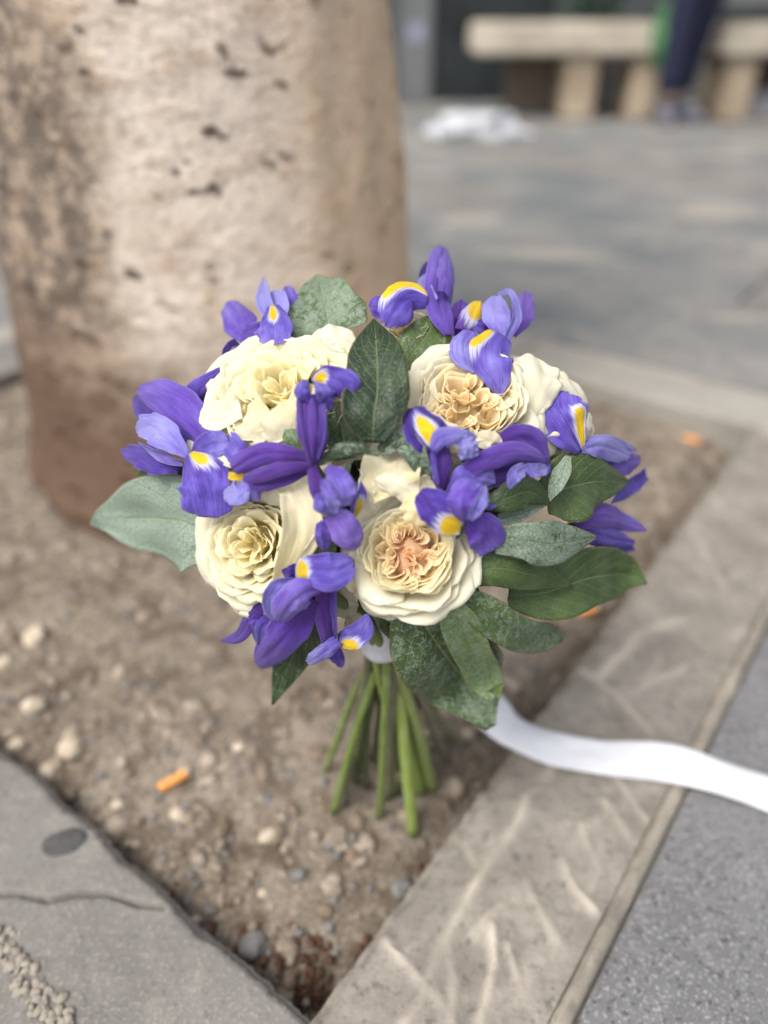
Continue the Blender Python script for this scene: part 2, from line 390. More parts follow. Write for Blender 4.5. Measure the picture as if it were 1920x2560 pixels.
def strip_z(u, v):
    p = (u, v); h = 0.
    for pl, w, a in RIDGES:
        if min(q[0] for q in pl)-.03 > u or max(q[0] for q in pl)+.03 < u: continue
        d = min(seg_d(p, pl[i], pl[i+1]) for i in range(len(pl)-1))
        d += .0022*noise.noise(Vector((u*60, v*60, 2)))
        h = max(h, a*(.6+1.0*noise.noise(Vector((u*22, v*22, 5))))*math.exp(-(max(d, 0)/(w*.85))**2))
    for s in range(5):      # faint cracks and casts
        pass
    z = .0048*h + .0016*noise.noise(Vector((u*40, v*40, 0))) - .002*max(0, noise.noise(Vector((u*18, v*18, 7))))
    er = min(abs(v), 1); z -= .006*math.exp(-(abs(v)/.006)**2)*(1+noise.noise(Vector((u*60, 0, 3))))
    return z, h
strip = height_grid('kerb_strip', -.30, PU+.14, SW, 0, .0026, .0026, strip_z, M_KERB, kind='structure', skirt=.06)
# raised mortar joint between the strip and the granite slabs
def joint_z(u, v):
    c = SW-.0055+.0024*noise.noise(Vector((u*11, 5, 0)))+.0012*noise.noise(Vector((u*45, 5, 0))); q = (v-c)/.0052
    return .0042*math.exp(-q*q*1.2)*(.75+.9*noise.noise(Vector((u*25, 0, 0)))) - .003*abs(q)+.0014*noise.noise(Vector((u*120, v*120, 0))), 0
height_grid('mortar_joint', -.30, 2.2, SW-.0115, SW+.0004, .004, .0017, joint_z, M_MORT, kind='structure', skirt=.05)
# ---- paving: pieces of the pavement, each slab an object
pav = tag(empty('pavement', (0, 0, 0)), kind='structure')
def slab(u0, u1, v0, v1, mat, name='slab', du=.03, top=0., amp=.0012, gap=.0025, label=None, rag=None, parent=pav, sk=.06):
    ph = random.uniform(0, 50); dz = random.uniform(-.001, .001)
    def zf(u, v):
        e = min(u-u0, u1-u, v-v0, v1-v)
        return top+dz + amp*noise.noise(Vector((u*12, v*12, ph))) - .003*math.exp(-e/.004), 0
    o = height_grid(name, u0+gap, u1-gap, v0+gap, v1-gap, du, du, zf, mat, parent, skirt=sk)
    if label: o['label'] = label
    return o
# bedding under the joints
bed = height_grid('bedding', -6, 14, -14, -.118, 2, 2, lambda u, v: (-.012, 0), M_SLAB, pav, skirt=0)
bed2 = height_grid('bedding', PU+.001, 14, -.1175, 14, 2, 2, lambda u, v: (-.012, 0), M_SLAB, pav, skirt=0)
bed3 = height_grid('bedding', -6, -.001, .0005, 14, 2, 2, lambda u, v: (-.0124, 0), M_SLAB, pav, skirt=0)
bed4 = height_grid('bedding', 0, PU, PV+.001, 14, 2, 2, lambda u, v: (-.0128, 0), M_SLAB, pav, skirt=0)
for i in range(4):       # granite, right of the strip
    for j in range(5):
        u0 = -.55+i*.60; v1 = SW-.0115-j*.40
        slab(u0+(.3 if j % 2 else 0), u0+.60+(.3 if j % 2 else 0), v1-.40, v1, M_GRAN, du=.012 if j == 0 else .04)

# far kerb of the pit and the pale paving behind
for k, (a, b) in enumerate(((-.114, .40), (.40, .90), (.90, 1.5))):
    slab(PU, PU+.135, a, b, M_KERB2, name='kerb_stone', du=.01, top=.006)
u = PU+.150
rows_ = 0
while u < 9.5:
    w = .40; off = (rows_ % 2)*.3
    for j in range(-9, 12):
        v0 = j*.60+off-.12
        c = uv2w(u+w/2, v0+.3)
        if c.y < .1 or abs(c.x) > .6*c.y+1.1 or c.y > 5.6: continue
        if v0 < SW-.0115 and u < 1.85-.001: continue
        if v0 < -2.1 and u < 2.2: continue
        slab(u, u+w, v0, v0+.60, M_PAVE if random.random() < .8 else M_SLAB, du=.1, gap=.002)
    u += w; rows_ += 1
height_grid('mortar_joint', PU+.135, PU+.150, SW, 1.5, .004, .01, lambda u, v: (-.006+.002*noise.noise(Vector((u*80, v*30, 0))), 0), M_SOIL, kind='structure', skirt=0)
# left kerb beyond the tree
for k in range(2): slab(.0+k*.5, .5+k*.5-.056*k, PV, PV+.14, M_SLAB, name='kerb_stone', du=.02)
for k in range(4):
    for q in range(6): slab(-.5+k*.6, .1+k*.6-.003 if k < 3 else PU+.146+.2, PV+.1405+q*.4, PV+.5405+q*.4, M_PAVE, du=.06) if k < 2 else None
slab(.70, PU+.148, PV+.1405, PV+.5405, M_PAVE, du=.06)
# near-left smooth slab, ragged inner edge and a crack across it
CRK = [to_uv(x*.639, 1500+y*.639) for x, y in ((-60, 1150), (80, 1150), (190, 1175), (300, 1150), (420, 1150), (540, 1190), (640, 1200))]
PATCH = to_uv(160, 2090)
def left_z(u, v):
    e = -u + .006*noise.noise(Vector((v*28, 3, 0)))
    d = min(seg_d((u, v), CRK[i], CRK[i+1]) for i in range(len(CRK)-1)) + .0016*noise.noise(Vector((u*70, v*70, 1)))
    z = .0015*noise.noise(Vector((u*9, v*9, 0))) - .006*math.exp(-(max(d, 0)/.0022)**2) - .010*math.exp(-(max(e, 0)/.006)**2)
    return z, 0
def left_grid():
    nu, nv = 110, 330; u0, v0, v1 = -.20, 0., .62; vs, fs = [], []
    def edge(v):            # where the slab ends towards the soil
        b = .009*noise.noise(Vector((v*16, 3, 0)))+.004*noise.noise(Vector((v*60, 3, 0)))+.0025*noise.noise(Vector((v*190, 3, 0)))
        return b*.7 - .001
    for i in range(nu+1):
        for j in range(nv+1):
            v = v0+(v1-v0)*j/nv; uu = u0+(edge(v)-u0)*(i/nu)**.8
            z, _ = left_z(uu-edge(v), v); d = min(seg_d((uu, v), CRK[k], CRK[k+1]) for k in range(len(CRK)-1)) + .0012*noise.noise(Vector((uu*40, v*40, 1)))
            z = .0015*noise.noise(Vector((uu*9, v*9, 0))) - .007*1.1*math.exp(-(max(d, 0)/.0014)**2) - .008*math.exp(-((edge(v)-uu)/.004)**2)
            vs.append(uv2w(uu, v, z))
    for i in range(nu):
        for j in range(nv):
            a = i*(nv+1)+j; fs.append((a, a+nv+1, a+nv+2, a+1))
    rim = [i*(nv+1) for i in range(nu+1)] + [nu*(nv+1)+j for j in range(1, nv+1)] + [i*(nv+1)+nv for i in range(nu-1, -1, -1)] + [j for j in range(nv-1, 0, -1)]
    b = len(vs); m = len(rim)
    vs += [vs[k]-Vector((0, 0, .065)) for k in rim]
    fs += [(rim[q], b+q, b+(q+1) % m, rim[(q+1) % m]) for q in range(m)]
    me = bpy.data.meshes.new('kerb_stone'); me.from_pydata(vs, [], fs); fattr(me, ridge=0.)
    o = link('kerb_stone', me, M_SLAB, pav); mm = o.modifiers.new('edges', 'EDGE_SPLIT'); mm.split_angle = R(50)
    o['label'] = 'cracked smooth grey edging slab with a ragged edge'
left_grid()
for k in range(2): slab(-.20, .0, .62+k*.5, 1.12+k*.5, M_SLAB, name='kerb_stone', du=.02)
for i in range(2):
    for j in range(4): slab(-.62-i*.41, -.213-i*.41, -.35+j*.6, .25+j*.6, M_GRAN, du=.015 if i == 0 else .06)

# ------------------------------------------------------------------ stones, gravel, litter
def stone_mesh(name, sx, sy, sz, seed, sub=2, rough=.22):
    bm = bmesh.new(); bmesh.ops.create_icosphere(bm, subdivisions=sub, radius=1)
    for v in bm.verts:
        k = 1+rough*noise.noise(v.co*1.3+Vector((seed, 0, 0)))+.12*noise.noise(v.co*3+Vector((seed, 4, 0)))
        v.co = Vector((v.co.x*sx*k, v.co.y*sy*k, v.co.z*sz*k))
    me = bpy.data.meshes.new(name); bm.to_mesh(me); bm.free(); return me
M_ST1 = simple('cream_pebble', (.40, .33, .24, 1), .8, 90, (.58, .50, .40, 1), .001)
M_ST2 = simple('grey_pebble', (.12, .12, .115, 1), .8, 120, (.22, .21, .20, 1), .001)
M_ST3 = simple('brown_pebble', (.13, .095, .065, 1), .85, 120, (.24, .19, .14, 1), .001)
M_GRIT = simple('pale_grit', (.22, .18, .135, 1), .9, 40, (.34, .29, .23, 1), .001)
def soil_at(x, y):
    p = on_plane(x, y, SOIL); q = p-N0; z = soil_z(q.dot(UX), q.dot(VX))[0]; return Vector((p.x, p.y, z))
F3 = lambda x, y: (x*.639, 1500+y*.639)
PEB = [  # photo place, size in photo px, material, label
 (F3(60, 565), 50, M_ST1, 'small cream pebble beside the grey edging slab, left of the largest pebble'),
 (F3(280, 590), 78, M_ST1, 'largest cream pebble, flat and oval, near the left edging slab'),
 (F3(180, 655), 52, M_ST1, 'rounded pale pebble touching the edging slab just below the largest cream pebble'),
 (F3(265, 745), 48, M_ST3, 'brownish pebble lodged against the edging slab edge, above a sandy stone'),
 (F3(350, 835), 44, M_ST3, 'dark brown pebble half sunk beside the edging slab'),
 (F3(425, 910), 62, M_ST3, 'flat sandy stone by the edging slab, nearest to its dark round stain'),
 (F3(30, 410), 32, M_ST2, 'small whitish pebble above the edging slab at the left of the pit'),
 (F3(140, 150), 70, M_ST1, 'pale cream stone lying alone in the soil at the left of the pit'),
 (F3(15, 245), 45, M_ST1, 'cream stone at the far left of the soil, below the tree'),
 (F3(140, 430), 60, M_ST1, 'buff stone in the soil between the lone cream stone and the largest pebble'),
 (F3(695, 835), 46, M_ST1, 'small white stone just below the orange cigarette butt'),
 (F3(460, 800), 34, M_ST1, 'tiny pale pebble left of the orange cigarette butt'),
 (F3(1045, 910), 48, M_ST1, 'pale curved stone chip in the soil to the left below the bouquet stems'),
 (F3(935, 590), 30, M_ST1, 'small yellowish pebble left of the bouquet stems'),
 (F3(1160, 1050), 44, M_ST2, 'light grey stone in the soil below the bouquet stems'),
 (F3(1025, 1110), 30, M_ST1, 'small white pebble below the light grey stone under the stems'),
 (F3(980, 1300), 80, M_ST2, 'dull grey rock near the front corner of the tree pit'),
 (F3(1120, 1420), 52, M_ST3, 'brown stone among the leaf litter in the front corner of the pit'),
 (F3(1570, 1060), 66, M_ST2, 'bluish grey stone beside the kerb strip under the bouquet'),
 (F3(750, 1210), 30, M_ST1, 'small cream stone at the slab edge next to reddish litter'),
 (F3(690, 1200), 26, M_ST1, 'tiny beige stone at the slab edge, left of the small cream stone'),
]
for (pt, sz, m, lab) in PEB:
    p = soil_at(*pt); d = (p-CAM).dot(CF); r = sz*.5/FPX*d*1.0
    o = link('pebble', stone_mesh('pebble', r, r*random.uniform(.7, .85), r*.62, random.uniform(0, 90), 3), m)
    o.location = p+Vector((0, 0, r*.22)); o.rotation_euler = (random.uniform(-.3, .3), random.uniform(-.3, .3), random.uniform(0, 6))
    tag(o, lab, 'pebble', 'pebbles lying in the tree pit')
def scatter(name, n, rng, mats, zoff, label, ustuff, flat=.6, sub=1, region=None):
    for mi, m in enumerate(mats):
        vs, fs = [], []
        protos = [stone_mesh('p', 1, .75, flat, k*3.7+mi, sub) for k in range(6)]
        pv = [[v.co.copy() for v in q.vertices] for q in protos]; pf = [[tuple(p.vertices) for p in q.polygons] for q in protos]
        for k in range(n//len(mats)):
            u, v, r = ustuff(); 
            c = uv2w(u, v, soil_z(u, v)[0]+r*zoff); e = Matrix.Rotation(random.uniform(0, 6.28), 3, 'Z') @ Matrix.Rotation(random.uniform(-.6, .6), 3, 'X')
            b = len(vs); w = random.randrange(6)
            vs += [e @ (q*r)+c for q in pv[w]]; fs += [tuple(i+b for i in f) for f in pf[w]]
        for q in protos: bpy.data.meshes.remove(q)
        me = bpy.data.meshes.new(name); me.from_pydata(vs, [], fs); tag(link(name, me, m), label, kind='stuff')
def su():
    u = random.uniform(.0, PU); v = random.uniform(0, PV)
    return u, v, random.choice((.0012, .0018, .0025, .0035, .0045))*random.uniform(.7, 1.3)
scatter('gravel', 9000, 0, [M_GRIT, M_ST2, M_ST3], .15, 'fine gravel and grit in the tree pit', su)
def su2():
    k = random.random()
    if k < .7: u = abs(random.gauss(0, .03)); v = abs(random.gauss(0, .035))
    elif k < .85: u = random.uniform(0, PU); v = abs(random.gauss(0, .010))
    else: u = abs(random.gauss(0, .008)); v = random.uniform(0, .4)
    return u, v, random.uniform(.002, .005)
M_CLOD = simple('soil_clod', (.16, .125, .095, 1), .95, 60, (.37, .31, .245, 1), .002)
def su3():
    u = random.uniform(.0, PU); v = random.uniform(0, PV)
    return u, v, random.choice((.004, .005, .007, .010))*random.uniform(.7, 1.2)
scatter('soil_clods', 1500, 0, [M_CLOD, M_CLOD, M_ST3], .0, 'crumbly clods and half buried stones in the tree pit', su3, flat=.5, sub=2)
M_LIT = simple('dry_leaf_litter', (.05, .028, .018, 1), .8, 200, (.16, .075, .045, 1), .001)
scatter('leaf_litter', 420, 0, [M_LIT], .3, 'reddish brown leaf crumbs gathered in the pit corner', su2, flat=.18)
# cigarette butts
M_CIG = simple('orange_filter_paper', (.72, .27, .06, 1), .7, 400, (.86, .40, .12, 1), .0003)
M_CIGW = simple('cigarette_white', (.62, .58, .5, 1), .8)
def butt(x, y, ang, L, r, lab, plane=None):
    p = soil_at(x, y) if plane is None else on_plane(x, y, plane); p.z += r*.9
    d = Vector((math.cos(ang), math.sin(ang), .02)); root = empty('cigarette_butt', p-Vector((0, 0, r)))
    a = tube('filter', [-d*L/2+Vector((0, 0, r)), Vector((0, 0, r)), d*L/2+Vector((0, 0, r))], [r, r*1.02, r*.95], M_CIG, root, n=14, wob=.12)
    b = tube('burnt_end', [d*L/2*1.001+Vector((0, 0, r)), d*L/2*1.2+Vector((0, 0, r))], [r*.9, r*.7], M_CIGW, root, n=12, wob=.2, seg=4)
    tag(root, lab, 'cigarette butt', 'discarded cigarette butts')
butt(434, 1960, R(38), .024, .0042, 'orange cigarette butt on the soil left of the stems, in front of the tree')
butt(1468, 1528, R(20), .020, .004, 'orange cigarette butt beside the kerb, just under the large right leaf')
butt(1728, 1100, R(150), .022, .004, 'orange cigarette butt near the far corner of the pit')
# dark flattened stain (old chewing gum) on the left slab
M_GUM = simple('old_gum', (.045, .045, .045, 1), .7, 300, (.08, .08, .078, 1), .0005)
p = on_plane(163, 2106, 0); o = link('chewing_gum', stone_mesh('chewing_gum', .0155, .0105, .0012, 3.3, 3, .12), M_GUM); o.location = p+Vector((0, 0, .0008)); o.rotation_euler = (0, 0, .3)
tag(o, 'dark flattened oval of old chewing gum on the cracked left slab', 'chewing gum')
# broken mortar crust at the lower left corner
def crust():
    pts = [on_plane(x, y, 0) for x, y in ((-60, 2290), (10, 2360), (60, 2430), (105, 2500), (150, 2560), (200, 2640))]
    vs, fs = [], []; pr = [stone_mesh('p', 1, .8, .6, k*5.1, 2) for k in range(5)]
    for k in range(150):
        c = crom(pts, random.random()); c = c+Vector((random.gauss(0, .004), random.gauss(0, .004), random.uniform(-.001, .002))); r = random.uniform(.0014, .0044); q = random.choice(pr)
        b = len(vs); e = Matrix.Rotation(random.uniform(0, 6), 3, 'Z'); vs += [e @ (v.co*r)+c for v in q.vertices]; fs += [tuple(i+b for i in f.vertices) for f in q.polygons]
    me = bpy.data.meshes.new('mortar_crumbs'); me.from_pydata(vs, [], fs); tag(link('mortar_crumbs', me, M_MORT), 'broken mortar crumbs along the joint of the left slab', kind='stuff')
crust()

# ================================================================== THE TREE
def mat_bark():
    t = NT('mottled_bark'); P = t.geo(); sp = t.n('ShaderNodeSeparateXYZ'); t.l(P, sp.inputs[0]); X, Z = sp.outputs[0], sp.outputs[2]
    big = t.noise(P, 7, 4, .6); med = t.noise(t.geo((1, 1, 1.6)), 26, 5, .6, .4); fine = t.noise(P, 130, 5, .7)
    c = t.mix(t.ramp(big, .35, .65), (.60, .50, .41, 1), (.69, .60, .51, 1))
    c = t.mix(t.math('MULTIPLY', t.ramp(med, .50, .68), .55), c, (.38, .26, .155, 1))
    c = t.mix(t.math('MULTIPLY', t.ramp(fine, .54, .70), .4), c, (.30, .24, .19, 1))
    # dark lens-shaped scars
    vv = t.n('ShaderNodeTexVoronoi'); dv = t.n('ShaderNodeTexNoise'); t.l(P, dv.inputs['Vector']); dv.inputs['Scale'].default_value = 28; dv.inputs['Detail'].default_value = 4
    vm = t.n('ShaderNodeVectorMath', operation='MULTIPLY_ADD'); t.l(dv.outputs['Color'], vm.inputs[0]); vm.inputs[1].default_value = (.075, .075, .075); t.l(t.geo((1, 1, 1.8)), vm.inputs[2])
    t.l(vm.outputs[0], vv.inputs['Vector']); vv.inputs['Scale'].default_value = 21
    scar = t.math('MULTIPLY', t.ramp(t.math('ADD', vv.outputs['Distance'], t.math('MULTIPLY', t.math('SUBTRACT', fine, .5), .35)), .30, .17), t.ramp(t.noise(P, 11, 2), .45, .55))
    c = t.mix(t.math('MULTIPLY', scar, .9), c, (.085, .06, .045, 1))
    cr = t.ramp(t.math('ABSOLUTE', t.math('SUBTRACT', t.noise(t.geo((.6, .6, 2.4)), 9, 5, .7), .5)), .02, .0)
    c = t.mix(t.math('MULTIPLY', cr, .35), c, (.20, .15, .12, 1))
    mot = t.noise(P, 48, 6, .75)
    # weathered dark and ochre area on the left flank, brown damp foot
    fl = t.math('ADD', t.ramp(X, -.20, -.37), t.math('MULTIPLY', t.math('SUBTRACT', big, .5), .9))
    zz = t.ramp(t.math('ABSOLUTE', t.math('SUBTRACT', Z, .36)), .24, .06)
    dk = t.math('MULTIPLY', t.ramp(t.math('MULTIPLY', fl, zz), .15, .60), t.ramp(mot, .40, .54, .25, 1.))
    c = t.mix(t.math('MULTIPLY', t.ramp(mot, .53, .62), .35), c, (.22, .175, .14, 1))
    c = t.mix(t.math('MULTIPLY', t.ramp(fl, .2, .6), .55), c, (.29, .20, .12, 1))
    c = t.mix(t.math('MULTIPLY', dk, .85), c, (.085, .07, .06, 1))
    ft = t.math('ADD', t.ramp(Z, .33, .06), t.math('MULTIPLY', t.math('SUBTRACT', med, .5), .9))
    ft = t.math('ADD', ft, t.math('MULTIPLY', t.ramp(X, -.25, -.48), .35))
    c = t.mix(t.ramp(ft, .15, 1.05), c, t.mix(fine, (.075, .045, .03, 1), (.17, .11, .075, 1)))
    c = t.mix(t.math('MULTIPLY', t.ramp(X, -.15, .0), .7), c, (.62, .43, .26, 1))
    t.base(c); t.set(Roughness=.9, Specular_IOR_Level=.2)
    t.bump(t.math('ADD', t.math('ADD', med, t.math('MULTIPLY', fine, .5)), t.math('MULTIPLY', scar, -1.5)), .008, .7); return t.m
M_BARK = mat_bark()
def trunk():
    root = empty('tree', (-.215, 1.0, SOIL)); vs, fs = [], []; n, m = 150, 170
    H = 2.6
    for i in range(m+1):
        z = -.02 + (H+.02)*(i/m)**1.6
        cx = -.203 - .045*z; r = .252 + .030*math.exp(-max(z, 0)/.06) + .014 - .062*z
        for k in range(n):
            a = k*2*math.pi/n; d = Vector((math.cos(a), math.sin(a), 0))
            q = 1 + .045*noise.noise(Vector((d.x*1.5, d.y*1.5, z*2.2))) + .02*noise.noise(Vector((d.x*5, d.y*5, z*7))) + .007*noise.noise(Vector((d.x*18, d.y*18, z*22)))
            q += .05*math.exp(-max(z, 0)/.06)*noise.noise(Vector((d.x*3, d.y*3, 8)))
            vs.append(Vector((cx+.215, -.0, z-SOIL))+d*r*q)
    for i in range(m):
        for k in range(n): fs.append((i*n+k, i*n+(k+1) % n, (i+1)*n+(k+1) % n, (i+1)*n+k))
    me = bpy.data.meshes.new('trunk'); me.from_pydata(vs, [], fs); o = link('trunk', me, M_BARK, root)
    # crown far overhead, out of the picture: limbs and loose leaf clumps
    tag(root, 'thick pale tree trunk with dark scars rising from the soil behind the bouquet', 'tree')
trunk()

# ================================================================== BACKGROUND
def box(bm, x0, x1, y0, y1, z0, z1):
    v = [bm.verts.new(p) for p in ((x0, y0, z0), (x1, y0, z0), (x1, y1, z0), (x0, y1, z0), (x0, y0, z1), (x1, y0, z1), (x1, y1, z1), (x0, y1, z1))]
    for f in ((0, 3, 2, 1), (4, 5, 6, 7), (0, 1, 5, 4), (1, 2, 6, 5), (2, 3, 7, 6), (3, 0, 4, 7)): bm.faces.new([v[i] for i in f])
def boxobj(name, dims, mat, parent=None, bev=.01):
    bm = bmesh.new(); box(bm, *dims); 
    if bev: bmesh.ops.bevel(bm, geom=bm.edges[:], offset=bev, segments=3, affect='EDGES')
    me = bpy.data.meshes.new(name); bm.to_mesh(me); bm.free(); return link(name, me, mat, parent, smooth=False)
M_WALL = simple('grey_painted_wall', (.065, .073, .076, 1), .7, 3, (.085, .094, .098, 1), .002)
M_WALL2 = simple('pale_grey_panel', (.12, .127, .13, 1), .6, 3, (.15, .156, .158, 1))
M_DARK = simple('dark_glossy_glass', (.018, .022, .024, 1), .12, 2, (.03, .036, .038, 1))
M_BEN = simple('cream_stone', (.36, .32, .26, 1), .8, 5, (.55, .49, .40, 1), .002)
M_BEN2 = simple('warm_stone_leg', (.30, .235, .165, 1), .85, 6, (.44, .36, .27, 1), .002)
M_BRN = simple('brown_stone_support', (.10, .078, .06, 1), .85, 14, (.15, .12, .09, 1), .002)
b = empty('shop_front', (0, 5.6, 0))
boxobj('wall', (-5, 5, 0, .3, -.05, 3.2), M_WALL, b, 0)
for (x0, x1) in ((.10, .30),): boxobj('pilaster', (x0, x1, -.08, -.002, -.01, 3.1), M_WALL2, b, .01)
boxobj('door_panel', (.34, 1.02, -.05, -.002, .0, 2.2), M_DARK, b, .006)
boxobj('door_panel', (1.06, 1.9, -.05, -.002, .35, 2.2), M_WALL, b, .006)
boxobj('window_panel', (1.95, 4.2, -.05, -.002, .5, 2.4), M_WALL2, b, .006)
boxobj('door_panel', (-2.2, -.2, -.05, -.002, .0, 2.2), M_DARK, b, .006)
boxobj('plinth', (1.06, 4.2, -.045, -.0025, -.01, .34), M_WALL2, b, .006)
tag(b, 'grey shop front with a dark door panel behind the stone bench', 'building')
M_STK = simple('bluish_sticker', (.25, .27, .36, 1), .5)
o = boxobj('sticker', (.15, .25, -.084, -.081, .33, .43), M_STK, b, 0)
def bench(x0, x1, y, lab, legs, brn):
    r = empty('stone_bench', ((x0+x1)/2, y, 0)); cx = (x0+x1)/2
    boxobj('seat', (x0-cx, x1-cx, -.20, .24, .30, .445), M_BEN, r, .016)
    for (a, b_) in legs: boxobj('leg', (a-cx, b_-cx, -.15, .2, .0, .299), M_BEN2, r, .015)
    for (a, b_) in brn: boxobj('back_support', (a-cx, b_-cx, .10, .19, .001, .298), M_BRN, r, .01)
    tag(r, lab, 'bench', 'stone benches across the pavement'); return r
bench(.47, 1.49, 4.75, 'pale stone bench with thick rounded seat in front of the dark door', ((.96, 1.13), (1.31, 1.46)), ((.68, .95),))
bench(1.70, 2.8, 4.65, 'second pale stone bench at the right edge of the photo, beyond the standing person', ((1.76, 1.92), (2.14, 2.3), (2.55, 2.7)), ((1.94, 2.12),))
# white bags / cloth on the pavement
M_BAG = simple('white_plastic_bag', (.42, .43, .45, 1), .5, 30, (.55, .56, .59, 1), .004)
def bag(x, y, sx, sy, sz, lab, seed, bumps=3.):
    bm = bmesh.new(); bmesh.ops.create_icosphere(bm, subdivisions=5, radius=1)
    for v in bm.verts:
        n_ = noise.noise(v.co*1.7+Vector((seed, 0, 0)))*.45+noise.noise(v.co*5+Vector((seed, 2, 0)))*.16+abs(noise.noise(v.co*9+Vector((seed, 2, 0))))*.09
        c = v.co*(1+n_); z = max(c.z, -.35)+.35; v.co = Vector((c.x*sx, c.y*sy, z*sz))
    me = bpy.data.meshes.new('bag'); bm.to_mesh(me); bm.free(); o = link('plastic_bag', me, M_BAG); o.location = (x, y, .001); return tag(o, lab, 'bag', 'white bags left on the pavement')
pb = on_plane(1190, 340, 0); bag(pb.x, pb.y, .20, .11, .075, 'crumpled white plastic bag lying on the pavement near the dark door', 2.2)
pb = on_plane(1890, 290, 0); bag(pb.x, pb.y+.05, .24, .14, .10, 'white bag on the ground in front of the right stone bench', 7.7)
# green bag hanging over the bench end, with a dark green planter behind
M_GRN = simple('green_plastic', (.035, .12, .05, 1), .45, 20, (.08, .22, .09, 1), .004)
M_GRN2 = simple('dark_green_foliage', (.01, .055, .022, 1), .6, 20, (.02, .09, .03, 1), .004)
def limp(name, c, s, mat, seed, lab, cat):
    bm = bmesh.new(); bmesh.ops.create_icosphere(bm, subdivisions=4, radius=1)
    for v in bm.verts:
        k = 1+.35*noise.noise(v.co*1.6+Vector((seed, 1, 0)))+.12*noise.noise(v.co*5+Vector((seed, 2, 0)))
        v.co = Vector((v.co.x*s[0]*k, v.co.y*s[1]*k, v.co.z*s[2]*k*(1-.2*v.co.x)))
    me = bpy.data.meshes.new(name); bm.to_mesh(me); bm.free(); o = link(name, me, mat); o.location = c; return tag(o, lab, cat)
limp('green_bag', (1.40, 4.47, .38), (.055, .06, .13), M_GRN, 4, 'crumpled green bag draped over the right end of the stone bench', 'bag')
# planter with a dark bush behind the bench
pl = empty('potted_bush', (1.2, 5.2, 0)); tag(pl, 'dark green bush in a pot behind the stone bench', 'plant')
bm = bmesh.new(); bmesh.ops.create_cone(bm, cap_ends=True, segments=28, radius1=.12, radius2=.16, depth=.34, matrix=Matrix.Translation((0, 0, .17)))
me = bpy.data.meshes.new('pot'); bm.to_mesh(me); bm.free(); link('pot', me, M_BRN, pl)
vs, fs = [], []
for k in range(900):
    d = Vector((random.gauss(0, 1), random.gauss(0, 1), random.gauss(0, 1))).normalized()*random.uniform(.3, 1); c = Vector((d.x*.22, d.y*.18, .58+d.z*.24))
    e = Matrix.Rotation(random.uniform(0, 6), 3, 'Z') @ Matrix.Rotation(random.uniform(-1, 1), 3, 'X'); b_ = len(vs)
    vs += [c+e @ Vector(q) for q in ((-.02, 0, 0), (0, -.01, .004), (.02, 0, 0), (0, .01, .004))]; fs.append((b_, b_+1, b_+2, b_+3))
me = bpy.data.meshes.new('foliage'); me.from_pydata(vs, [], fs); tag(link('foliage', me, M_GRN2, pl), kind='stuff')

